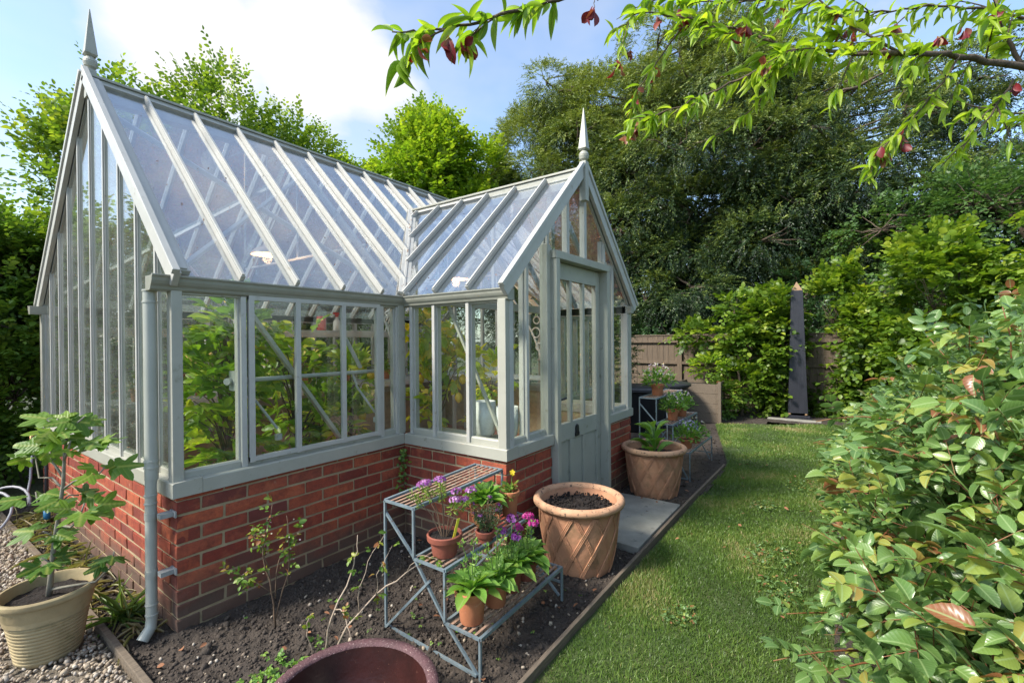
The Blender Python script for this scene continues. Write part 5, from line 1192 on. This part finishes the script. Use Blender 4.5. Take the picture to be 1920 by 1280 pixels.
# ------------------------------------------------------------------ rose hedge on the right
def rose_bush(label, cx, cy_, n_stem, hgt, lfl, spread=.75, near=False, seedshift=0, ymax=-2.66):
    o = thing('rose_bush', label, 'shrub', (cx, cy_, 0), 0, 'rose bushes in a row along the right of the lawn')
    st = MB(); LV = Leaves(); LV2 = Leaves(); ST2 = MB(); BD = Leaves()
    O = []; D = []; UPv = []; rb = []; LN = []
    for i in range(n_stem):
        a = rng.random()*6.28; r = spread*math.sqrt(rng.random()); b0 = np.array([cx+.25*r*math.cos(a), cy_+.25*r*math.sin(a), .0])
        tx, ty = cx+r*math.cos(a), cy_+r*math.sin(a)*.95
        # top of the mound: falls towards the lawn side
        hz_ = hgt*(1-.62*max(0, (ty-cy_)/.75)**1.5)*(.55+.5*rng.random()**.5)
        p = np.array([b0, b0*.6+np.array([tx, ty, 0])*.4+(0, 0, hz_*.45), b0*.15+np.array([tx, ty, 0])*.85+(0, 0, hz_*.85), np.array([tx, ty, hz_])+nrm(np.array([math.cos(a), math.sin(a), .4]))*.12])
        t = np.linspace(0, 1, 9)[:, None]
        q = ((1-t)**3)*p[0]+3*((1-t)**2)*t*p[1]+3*(1-t)*t*t*p[2]+t**3*p[3]
        q[1:-1] += rng.normal(0, .008, (7, 3)); q[:, 1] = np.where(q[:, 1] > ymax+.04, ymax+.04-.3*(q[:, 1]-ymax-.04), q[:, 1])
        dcam = np.linalg.norm(q-CAM, axis=1).min()
        if dcam < .60: continue
        (ST2 if i % 3 == 0 else st).tube(q, np.linspace(.006, .0022, 9), 6)
        m_ = lfl
        tt = np.linspace(.18, 1.0, m_)+rng.normal(0, .02, m_); tt = tt.clip(0.02, .999)*8; i0 = tt.astype(int).clip(0, 7); fr = (tt-i0)[:, None]
        pp = q[i0]*(1-fr)+q[i0+1]*fr; dd = nrm(q[i0+1]-q[i0]); sidev = nrm(rv(m_)+nrm(np.array([math.cos(a), math.sin(a), .2]))*.5)
        O.append(pp); D.append(nrm(dd*.35+sidev+np.array([0, 0, .15]))); rb.append(np.clip(rng.normal(.34, .16, m_)+.42*(tt/8)**4*(rng.random() < .7), 0, 1)); LN.append(rng.uniform(.8, 1.25, m_))
        if rng.random() < .4: BD.add(q[-1:]+rv(1, .004), (q[-1:]-q[-2:-1])+rv(1, .01), rv(1), .028, .014, .5)
    O = np.concatenate(O); D = np.concatenate(D); rb = np.concatenate(rb); LN = np.concatenate(LN); S = len(O)
    side = nrm(np.cross(D, np.array([0, 0, 1.])+rv(S, .3))); nn = nrm(np.cross(side, D)); nn = np.where(nn[:, 2:3] < 0, -nn, nn)
    rl = .115*LN
    for (t, sg, sc_) in ((.42, 1, .8), (.45, -1, .8), (.72, 1, .95), (.75, -1, .95), (1.0, 0, 1.12)):
        P = O+D*(rl*t)[:, None]; P[:, 2] -= .12*rl*t*t
        Dl = D*(.45 if sg else 1)+side*sg+rv(S, .14); Dl[:, 2] -= .12
        L = .050*LN*sc_*rng.uniform(.7, 1.25, S)
        k_ = rng.random(S) < .62; n_r = nn+rv(S, .25); w_r = L*rng.uniform(.55, .72, S); r_r = np.clip(rb+rng.normal(0, .09, S), 0, 1); r_r = np.where((np.linalg.norm(P-CAM, axis=1) < 1.25) & (r_r > .72), .55, r_r)
        LV.add(P[k_], Dl[k_], n_r[k_], L[k_], w_r[k_], r_r[k_]); k_ = ~k_; LV2.add(P[k_], Dl[k_], n_r[k_], L[k_], w_r[k_], r_r[k_])
    if near:
        for p_, d_, l_ in zip(O[::1], D[::1], rl[::1]):
            if np.linalg.norm(p_-CAM) < 2.6: ST2.tube([p_, p_+d_*l_*.5-(0, 0, .03*l_), p_+d_*l_-(0, 0, .12*l_)], [.0016, .0013, .0010], 4, False)
    def mk(P):
        d = np.linalg.norm(P-CAM, axis=1); v = P-CAM; z = v@fw; u = (v@rt)/np.maximum(z, .05)*F+960; w_ = 640-(v@up)/np.maximum(z, .05)*F
        return (d > .55) & (P[:, 1] < -2.60+.03*np.sin(P[:, 0]*9)+.05*(P[:, 0] > 2))
    st.build('stem', greenstem, o, smooth='all', loc=(-cx, -cy_, 0)); ST2.build('young_stem', twigred, o, smooth='all', loc=(-cx, -cy_, 0))
    LV.build('foliage', T_rose if near else T_oval, L_rose, o, mask=mk, offset=(cx, cy_, 0)); LV2.build('foliage', T_rose2 if near else T_oval, L_rose, o, mask=mk, offset=(cx, cy_, 0))
    if BD.P: BD.build('buds', T_oval, L_rose, o, offset=(cx, cy_, 0))
    return o
rb_ = [(.62, -3.30, 46, 1.13, 26, 'nearest rose bush with the largest glossy leaves, filling the bottom right corner', .62), (1.30, -3.25, 56, 1.27, 26, 'second rose bush from the camera with glossy toothed leaves', .70), (2.05, -3.32, 60, 1.52, 26, 'third rose bush with reddish shoots reaching the right edge of the picture', .75),
       (2.85, -3.40, 60, 1.36, 26, 'fourth rose bush, its tips against the bright hornbeams', .78), (3.75, -3.42, 60, 1.16, 26, 'fifth rose bush, halfway along the lawn', .8), (4.75, -3.46, 60, 1.0, 26, 'sixth rose bush, before the far end of the row', .82), (5.75, -3.5, 55, .88, 24, 'farthest rose bush near the far right corner of the lawn', .85)]
for i, (x, y, k, h, lf, lb, sp_) in enumerate(rb_): rose_bush(lb, x, y, int(k*1.5), h, lf, sp_, i < 5)
# low rose shoots leaning over the lawn edge
def shoot(pts, n_, sc=1.0, rbv=.35, red=True):
    return pts, n_, sc, rbv
o = thing('rose_bush', 'low rose shoots sprawling from the hedge foot across the lawn edge', 'shrub', (.75, -2.75, 0), 0, 'rose bushes in a row along the right of the lawn'); st = MB(); LV = Leaves()
for (u, v, D_), (u2, v2, D2) in (((1700, 1230, 1.75), (1450, 1238, 1.62)), ((1680, 1180, 1.9), (1475, 1150, 1.75)), ((1760, 1250, 1.5), (1540, 1262, 1.45)), ((1700, 900, 2.0), (1545, 890, 2.1)), ((1700, 1010, 1.7), (1540, 1000, 1.8)), ((1720, 800, 1.8), (1530, 790, 1.9)), ((1740, 1100, 1.6), (1560, 1090, 1.6)), ((1720, 860, 1.5), (1560, 850, 1.6)), ((1720, 950, 2.4), (1535, 940, 2.5)), ((1720, 820, 2.6), (1525, 830, 2.8))):
    a = at(u, v, D_); b_ = at(u2, v2, D2); t = np.linspace(0, 1, 7)[:, None]; q = a+(b_-a)*t; q[:, 2] += .03*np.sin(np.pi*t[:, 0]); st.tube(q, np.linspace(.005, .0018, 7), 6)
    m_ = 13; tt = rng.uniform(.1, 1, m_)[:, None]; O = a+(b_-a)*tt+(0, 0, .015); S = m_; D = nrm(nrm(b_-a)*.5+rv(m_)*(1, 1, .5)+np.array([0, 0, .2])); side = nrm(np.cross(D, np.array([0, 0, 1.])+rv(S, .3))); nn = nrm(np.cross(side, D)); nn = np.where(nn[:, 2:3] < 0, -nn, nn)
    for (t_, sg, sc_) in ((.42, 1, .8), (.45, -1, .8), (.72, 1, .95), (.75, -1, .95), (1.0, 0, 1.12)):
        P = O+D*.10*t_; L = .048*sc_*rng.uniform(.8, 1.2, S); Dl = D*(.45 if sg else 1)+side*sg+rv(S, .14); LV.add(P, Dl, nn+rv(S, .2), L, L*.64, np.clip(rng.normal(.4, .2, S), 0, 1))
bo = (.75, -2.75, 0); mk2 = lambda P: (P[:, 1] < -2.585) | (P[:, 2] < .45); st.build('stem', twigred, o, smooth='all', loc=(-.75, 2.75, 0)); LV.build('foliage', T_rose, L_rose, o, mask=mk2, offset=bo)

# ------------------------------------------------------------------ peach tree overhead
base = np.array([3.0, -4.6, -.03]); pt = thing('peach_tree', 'peach tree whose leafy limb with curled red leaves hangs across the top of the picture', 'tree', tuple(base))
tr = MB(); br = MB(); LV = Leaves(); LP2 = Leaves(); RD = Leaves()
j0 = at(2350, 250, 2.6)
tr.tube([base-(0, 0, .1), base+(0, 0, .6), base*.5+j0*.5+np.array([0, 0, .3]), j0+(0, 0, .1)], [.10, .085, .07, .055], 10)
def branch(pts, r0, r1, nl, lsz, red=.04, tw=.0, leaf_from=.15, clump=True, rbm=.5):
    nl = int(nl*1.0); lsz *= 1.15; red *= .5
    P = np.array([at(*p) for p in pts]); 
    # smooth
    t = np.linspace(0, len(P)-1, (len(P)-1)*5+1); i0 = t.astype(int).clip(0, len(P)-2); f = (t-i0)[:, None]; q = P[i0]*(1-f)+P[i0+1]*f; q[1:-1] = (q[:-2]+q[2:]+2*q[1:-1])/4; q[1:-1] += rng.normal(0, .004, q[1:-1].shape)
    br.tube(q, np.linspace(r0, r1, len(q)), 8)
    if nl:
        ii = (leaf_from+(1-leaf_from)*rng.random(nl))*(len(q)-1.01); i0 = ii.astype(int); f = (ii-i0)[:, None]; pp = q[i0]*(1-f)+q[i0+1]*f; dd = nrm(q[i0+1]-q[i0])
        D = dd*.75+rv(nl, .55); D[:, 2] -= .45; L = lsz*rng.uniform(.6, 1.25, nl)
        LV.add(pp+D*.006, D, np.array([0, 0, 1.])+rv(nl, .5), L, L*rng.uniform(.22, .30, nl), np.clip(rng.normal(rbm+.1, .24, nl), 0, 1))
        k = rng.random(nl) < red
        if k.any():
            kk = int(k.sum())
            for z in range(3): RD.add(pp[k]+rv(kk, .01)-(0, 0, .02*z), rv(kk, .5)+np.array([0, 0, -1.]), rv(kk), rng.uniform(.035, .06, kk), rng.uniform(.02, .035, kk))
    return q
def padd(*a):
    (LV if rng.random() < .6 else LP2).add(*a)
def twigs(q, n_, ln_, drop, nl, lsz, red=.03, rbm=.55, dirv=None):
    n_ = int(n_*1.1); nl = int(nl*1.0); lsz *= 1.08; red *= .6
    for k in range(n_):
        i = rng.integers(1, len(q)-1); a = q[i]; d = nrm(q[i]-q[i-1])*.9+rv(1, .5)[0]+(dirv if dirv is not None else 0); d[2] -= drop; d = nrm(d); L = ln_*rng.uniform(.5, 1.3)
        t = np.linspace(0, 1, 6)[:, None]; p = a+d*L*t; p[:, 2] -= .25*L*(t[:, 0]**2); br.tube(p, np.linspace(.004, .0015, 6), 5)
        ii = rng.uniform(.8, 5, nl); i0 = ii.astype(int).clip(0, 4); f = (ii-i0)[:, None]; pp = p[i0]*(1-f)+p[i0+1]*f; D = d*.8+rv(nl, .5); D[:, 2] -= .4; Lf = lsz*rng.uniform(.55, 1.25, nl)
        padd(pp, D, np.array([0, 0, 1.])+rv(nl, .5), Lf, Lf*rng.uniform(.20, .27, nl), np.clip(rng.normal(rbm, .22, nl), 0, 1))
        if rng.random() < red*4:
            for z in range(4): RD.add(p[-1:]+rv(1, .012), rv(1, .5)+np.array([[0, 0, -1.]]), rv(1), rng.uniform(.035, .06), rng.uniform(.02, .035))
left = -rt
q = branch([(2350, 250, 2.6), (2100, 175, 2.3), (1920, 127, 2.1), (1800, 103, 2.0), (1690, 100, 1.95), (1580, 98, 2.0), (1480, 92, 2.05)], .020, .005, 26, .095, leaf_from=.5)
twigs(q[12:], 16, .24, .2, 11, .085, rbm=.6, dirv=left*.4)
q = branch([(1920, 127, 2.1), (1880, 60, 2.1), (1850, -40, 2.15)], .010, .005, 14, .08); twigs(q, 6, .22, .1, 9, .08)
q = branch([(1480, 92, 2.05), (1420, 130, 2.1), (1330, 175, 2.2), (1250, 210, 2.25), (1180, 225, 2.3)], .007, .002, 44, .075, .05); twigs(q, 7, .16, .3, 9, .07, dirv=left*.4)
q = branch([(1480, 92, 2.05), (1400, 60, 2.1), (1290, 35, 2.2), (1200, 20, 2.2), (1150, 60, 2.2)], .007, .002, 50, .075, .10); twigs(q, 9, .17, .25, 10, .07, dirv=left*.4)
q = branch([(1800, 103, 2.0), (1740, 190, 2.0), (1700, 240, 2.0), (1640, 285, 2.05)], .005, .0015, 26, .075, .12, rbm=.6); twigs(q[8:], 4, .10, .5, 7, .07)
q = branch([(1900, 150, 2.1), (1850, 230, 2.1), (1790, 290, 2.1)], .005, .0015, 16, .08, .08); twigs(q, 4, .15, .4, 7, .08)
q = branch([(1690, 100, 1.95), (1600, 50, 2.0), (1520, -20, 2.0)], .006, .003, 22, .08, .1, rbm=.65); twigs(q, 6, .18, .2, 9, .075)
q = branch([(1290, 35, 2.2), (1230, 120, 2.3), (1190, 180, 2.35), (1180, 240, 2.4)], .004, .0015, 30, .068, .12); 
q = branch([(1480, 92, 2.05), (1420, 200, 2.2), (1340, 255, 2.25)], .004, .0015, 20, .07, .05, rbm=.5)
q = branch([(1990, 60, 2.5), (1880, 20, 2.5), (1760, 10, 2.5), (1650, 25, 2.5), (1560, 20, 2.5)], .008, .003, 50, .085); twigs(q, 12, .24, .3, 10, .085, dirv=left*.3)
q = branch([(1990, 200, 2.4), (1900, 215, 2.4), (1800, 190, 2.4), (1700, 200, 2.45)], .006, .002, 26, .085); twigs(q, 4, .2, .4, 9, .085, dirv=left*.3)
q = branch([(1560, -30, 2.3), (1450, 0, 2.3), (1330, 5, 2.3), (1230, -10, 2.3)], .006, .002, 44, .08); twigs(q, 8, .2, .5, 9, .08, dirv=left*.3)
q = branch([(1750, -60, 2.0), (1450, -80, 1.8), (1180, -40, 1.6), (1040, 5, 1.55), (960, 22, 1.5), (880, 45, 1.5), (800, 62, 1.48), (735, 60, 1.46)], .010, .0022, 0, .1); 
branch([(1135, -22, 1.6), (1118, 0, 1.57), (1112, 20, 1.55)], .002, .0012, 0, .1); qq = q[14:]
nl = 46; ii = rng.uniform(0, len(qq)-1.01, nl); i0 = ii.astype(int); f = (ii-i0)[:, None]; pp = qq[i0]*(1-f)+qq[i0+1]*f; D = left*.5+rv(nl, .6); D[:, 2] -= .35; Lf = .095*rng.uniform(.6, 1.2, nl); LV.add(pp, D, rv(nl, .5)+np.array([0, 0, 1.]), Lf, Lf*.24, np.clip(rng.normal(.35, .2, nl), 0, 1))
twigs(qq, 5, .10, .3, 6, .09, .12, .35, left*.3)
for u, v, D_, s_ in ((843, 70, 1.48, 1.3), (1112, 22, 1.55, 1.1), (1400, 50, 2.0, 1.1), (1283, 38, 2.2, 1.1), (1678, 45, 1.95, 1.2), (1807, 55, 2.0, .9), (1855, 35, 2.05, 1.0), (1180, 95, 2.2, .8), (1655, 290, 2.05, 1.1), (1903, 160, 2.1, 1.0), (1760, 70, 2.0, 1.), (1195, 240, 2.35, .8)):
    c = at(u, v, D_); k = 5; RD.add(c+rv(k, .006), rv(k, .45)+np.array([0, 0, -1.]), rv(k), .05*s_*rng.uniform(.7, 1.1, k), .028*s_)
loc = tuple(-base)
tr.build('trunk', bark, pt, smooth='all', loc=loc); br.build('branches', bark, pt, smooth='all', loc=loc)
LV.build('foliage', T_lance, L_peach, pt, offset=base); LP2.build('foliage', T_lance2, L_peach, pt, offset=base); RD.build('curled_leaves', T_prim, L_red, pt, offset=base)

# ------------------------------------------------------------------ inside the greenhouse
def staging(label, x0, x1, y0, y1, z, lowz=.35):
    o = thing('staging_bench', label, 'bench', (x0, y0, 0), 0, 'painted staging inside the greenhouse'); b = MB()
    n_ = max(3, int((y1-y0)/.075) if (x1-x0) > (y1-y0) else int((x1-x0)/.075))
    for k in range(n_):
        if (x1-x0) > (y1-y0): yy = y0+(y1-y0)*(k+.5)/n_; b.box((x0, yy-.025, z-.02), (x1, yy+.025, z))
        else: xx = x0+(x1-x0)*(k+.5)/n_; b.box((xx-.025, y0, z-.02), (xx+.025, y1, z))
    b.build('slatted_top', benchm, o, bevel=.002).location = (-x0, -y0, 0)
    b = MB(); b.box((x0, y0, z-.085), (x1, y0+.025, z-.0205)); b.box((x0, y1-.025, z-.085), (x1, y1, z-.0205)); b.build('apron', benchm, o, bevel=.002).location = (-x0, -y0, 0)
    for x in ((x0+.03, x1-.03) if x1-x0 < 1.5 else (x0+.03, (x0+x1)/2, x1-.03)):
        for y in (y0+.03, y1-.03):
            if z < 1.2: b = MB(); b.box((x-.022, y-.022, .01), (x+.022, y+.022, z-.086)); b.build('leg', benchm, o, bevel=.002).location = (-x0, -y0, 0)
            else: b = MB(); b.bar((x, y1+.05, z-.25), (x, y0+.05, z-.09), .02, .02); b.build('bracket', whiteiron, o).location = (-x0, -y0, 0)
    return o
staging('long slatted staging bench against the back glass', .25, 4.8, 2.30, 2.86, .92)
staging('high narrow shelf along the back glass under the eaves', .25, 4.8, 2.62, 2.88, 1.58)
staging('slatted bench across the far end of the greenhouse', 4.3, 4.85, .3, 2.2, .92)
def citrus(label, x, y, h, lobes, n_, fr_, potr=.17, yellow=.0, stake=False):
    o = thing('lemon_tree', label, 'potted tree', (x, y, .01), 0, 'potted citrus inside the greenhouse'); small_pot(o, potr*.75, potr, .3, terr)
    st = MB(); LV = Leaves(); st.tube([(0, 0, .25), (.02, .01, .55), (.0, .02, h*.6), (.01, 0, h*.85)], [.016, .012, .009, .005], 7)
    for c, r in lobes:
        c = np.array(c); r = np.array(r); m_ = int(n_*1.5); d = sphere_dirs(m_); p = c+d*r*rng.uniform(.3, 1, (m_, 1)); 
        for q in p[::4]: st.tube([(0.01, .01, max(.35, q[2]-.35)), q*(.5, .5, 1)-(0, 0, .08), q], [.006, .004, .002], 5)
        sprays(LV, p, d+np.array([0, 0, .6])+rv(m_, .2), np.array([0, -.3, 1.]), .14, 7, .092, .5, 48, .35, (rng.normal(.45+yellow, .2, m_)).clip(0, 1), .15, .3)
    if stake: st.tube([(.05, .02, .3), (.0, .03, h*.95)], [.008, .007], 6)
    st.build('trunk', twigm, o, smooth='all'); LV.build('foliage', T_oval, L_citrus, o)
    for q in fr_:
        b = MB(); b.lathe([(.001, -.042), (.010, -.038), (.024, -.025), (.031, 0), (.026, .022), (.012, .036), (.001, .042)], 14, q); b.build('lemon', fruit, o, smooth='all')
    return o
citrus('tall lemon tree tied to a cane behind the first window of the long wall', .42, .42, 1.6, [((0, 0, .85), (.22, .2, .3)), ((-.02, .05, 1.2), (.2, .2, .3)), ((.05, 0, 1.5), (.14, .14, .22))], 34, [], stake=True)
citrus('lemon tree behind the opening window with lime green top shoots', .95, .62, 1.6, [((-.05, 0, 1.35), (.25, .2, .25)), ((.1, .1, 1.0), (.2, .2, .3)), ((.25, -.1, .85), (.18, .15, .2))], 26, [(.32, -.05, 1.18)])
citrus('bushy low citrus between the opening window and the inner corner', 1.35, .50, 1.3, [((-.05, 0, .8), (.2, .2, .2)), ((.05, 0, 1.15), (.12, .15, .2))], 20, [(.05, -.18, 1.16), (.03, -.1, .85)])
citrus('yellowing lemon tree in the porch corner with hanging fruit', 1.85, .02, 1.65, [((-.1, 0, 1.0), (.14, .2, .35)), ((.1, -.1, 1.25), (.18, .22, .2)), ((-.1, .05, 1.55), (.1, .12, .15))], 22, [(-.15, -.12, 1.0), (.0, -.2, .98), (-.12, .1, 1.12), (.05, -.2, 1.12)], yellow=.4)
citrus('small yellow leaved citrus behind the last porch side window', 1.95, -.42, 1.35, [((0, 0, 1.15), (.15, .14, .18)), ((.1, .1, .85), (.14, .14, .12))], 12, [(.06, 0, 1.0)], yellow=.45)
# pots on the benches
gp = 'small pots on the greenhouse staging'
lbs = ['left end of the back staging', 'second from the left on the back staging', 'third from the left on the back staging', 'middle of the back staging', 'right of the middle on the back staging', 'near the far end of the back staging', 'far end of the back staging']
for i, x in enumerate((.55, 1.05, 1.6, 2.15, 2.7, 3.3, 3.9)):
    o = thing('potted_seedling', 'terracotta pot of young leaves at the '+lbs[i], 'potted plant', (x, 2.5, .92), 0, gp); small_pot(o, .05, .07, .12); LV = Leaves(); sprays(LV, np.tile([[0, 0, .12]], (22, 1)), sphere_dirs(22)+np.array([0, 0, .8]), np.array([0, 0, 1.]), .22, 7, .06, .4, 45, .3); LV.build('foliage', T_oval, L_small, o)
b = MB(); bt = thing('spray_bottle', 'red topped white bottle on the high back shelf', 'bottle', (2.72, 2.75, 1.58)); b.lathe([(.04, 0), (.045, .01), (.045, .12), (.02, .16), (.018, .18)], 20); b.build('body', whiteiron, bt, smooth=True); b = MB(); b.lathe([(.022, .18), (.022, .22), (.001, .225)], 14); b.bar((-.05, 0, .225), (.03, 0, .225), .02, .03); b.build('spray_head', redpl, bt)
bt = thing('red_can', 'red can on the high back shelf beside the bottle', 'can', (2.5, 2.75, 1.58)); b = MB(); b.lathe([(.055, 0), (.057, .01), (.057, .17), (.05, .18), (.001, .181)], 20); b.build('body', redpl, bt, smooth=True)
for i, (x, y, h, r) in enumerate(((1.665, -.60, .25, .075), (1.70, -.765, .22, .08))):
    o = thing('glass_cloche', ['frosted ribbed glass vase on the porch ledge, left of the pair', 'frosted ribbed glass vase on the porch ledge, right of the pair'][i], 'vase', (x, y, .765), 0, 'frosted vases on the porch ledge'); b = MB(); b.lathe([(r*.55, 0), (r*.85, .03), (r, h*.5), (r*.95, h), (r*.9, h-.004), (r*.8, .04)], 28); b.build('bowl', simple('frosted_glass_%d' % i, (.5, .52, .5), (.6, .62, .6), 60, .3, .4, 30, .004), o, smooth='all')
lg = thing('porch_ledge', 'narrow painted ledge inside the porch side window', 'shelf', (1.6, -.80, .73)); b = MB(); b.box((0, 0, 0), (.18, .78, .03)); b.build('board', benchm, lg, bevel=.002); b = MB(); b.bar((.01, .39, -.12), (.16, .39, -.002), .02, .02); b.build('bracket', whiteiron, lg)
# lit pendant lamps
def pendant(label, p, top):
    o = thing('pendant_lamp', label, 'lamp', tuple(p), 0, 'lit enamel pendant lamps hanging from the greenhouse ridge')
    b = MB(); b.lathe([(.135, 0), (.130, .012), (.105, .045), (.07, .065), (.035, .075), (.030, .11), (.012, .13)], 32, cap=False); b.lathe([(.128, .004), (.10, .040), (.06, .06), (.03, .068)], 32, cap=False); b.build('shade', simple('enamel', (.55, .42, .34), (.6, .48, .4), 4, .35, .02) if 'enamel' not in MATS else MATS['enamel'], o, smooth='all')
    b = MB(); b.lathe([(.001, -.012), (.030, .0), (.040, .025), (.03, .05), (.012, .065)], 20); b.build('bulb', glow, o, smooth='all')
    b = MB(); b.tube([(0, 0, .12), (0, 0, top-p[2])], .004, 6); b.build('cord', whiteiron, o)
    l = bpy.data.lights.new('lamp_light', 'POINT'); l.energy = 5; l.color = (1, .55, .25); l.shadow_soft_size = .04; lo = bpy.data.objects.new('lamp_light', l); col.objects.link(lo); lo.parent = o; lo.location = (0, 0, -.03)
pendant('lit pendant lamp glowing orange under the long roof', (1.22, YR, 2.215), ZR-.1)
pendant('lit pendant lamp glowing faintly behind the porch roof', (2.62, .55, 2.06), 2.70)

# bits of leaf litter caught on the roof
LV = Leaves(); k = 90
x = rng.uniform(.1, 2.4, k); y = rng.uniform(.05, 1.3, k); ok = y > np.maximum(0, x-X1)+.03; x, y = x[ok], y[ok]; k = len(x); un = nrm(np.array([0, -M_, 1.]))
LV.add(np.stack([x, y+.01, 1.775+M_*y+.005], -1), rv(k)+np.array([0, .3, 0]), un+rv(k, .25), rng.uniform(.006, .022, k), rng.uniform(.005, .012, k))
k = 60; y = rng.uniform(-.9, .8, k); x = rng.uniform(.03, 1.0, k); ok = x > np.maximum(0, y)+.03; x, y = x[ok], y[ok]; k = len(x); un = nrm(np.array([-M_, 0, 1.]))
LV.add(np.stack([X1+.01+x, y, 1.775+M_*x+.005], -1), rv(k), un+rv(k, .25), rng.uniform(.006, .018, k), .008)
k = 90; t = rng.random(k)*1.05; LV.add(np.stack([X1+t+rng.normal(0, .02, k), t+rng.normal(0, .02, k), 1.805+M_*t], -1), rv(k), np.array([-.5, -.5, 1])+rv(k, .3), rng.uniform(.008, .022, k), .010)
o = LV.build('leaf_litter', T_simple, copperleaf, GH); o['kind'] = 'stuff'

LV = Leaves()
for cx, cy_, r_c, k in ((2.6, -2.25, .16, 160), (2.15, -2.35, .12, 110), (3.6, -2.1, .10, 80), (1.6, -1.95, .08, 60), (4.4, -2.35, .18, 120)):
    a = rng.random(k)*6.28; r = r_c*np.sqrt(rng.random(k)); O = np.stack([cx+r*1.5*np.cos(a), cy_+r*np.sin(a), np.full(k, .012)], -1)
    sprays(LV, O, sphere_dirs(k)*(1, 1, .2)+np.array([0, 0, .3]), np.array([0, 0, 1.]), .016, 3, .014, .85, 60, .15)
tag(LV.build('lawn_clover', T_oval, L_rose), 'pale clover patches in the lawn near the rose bushes', 'clover', kind='stuff')
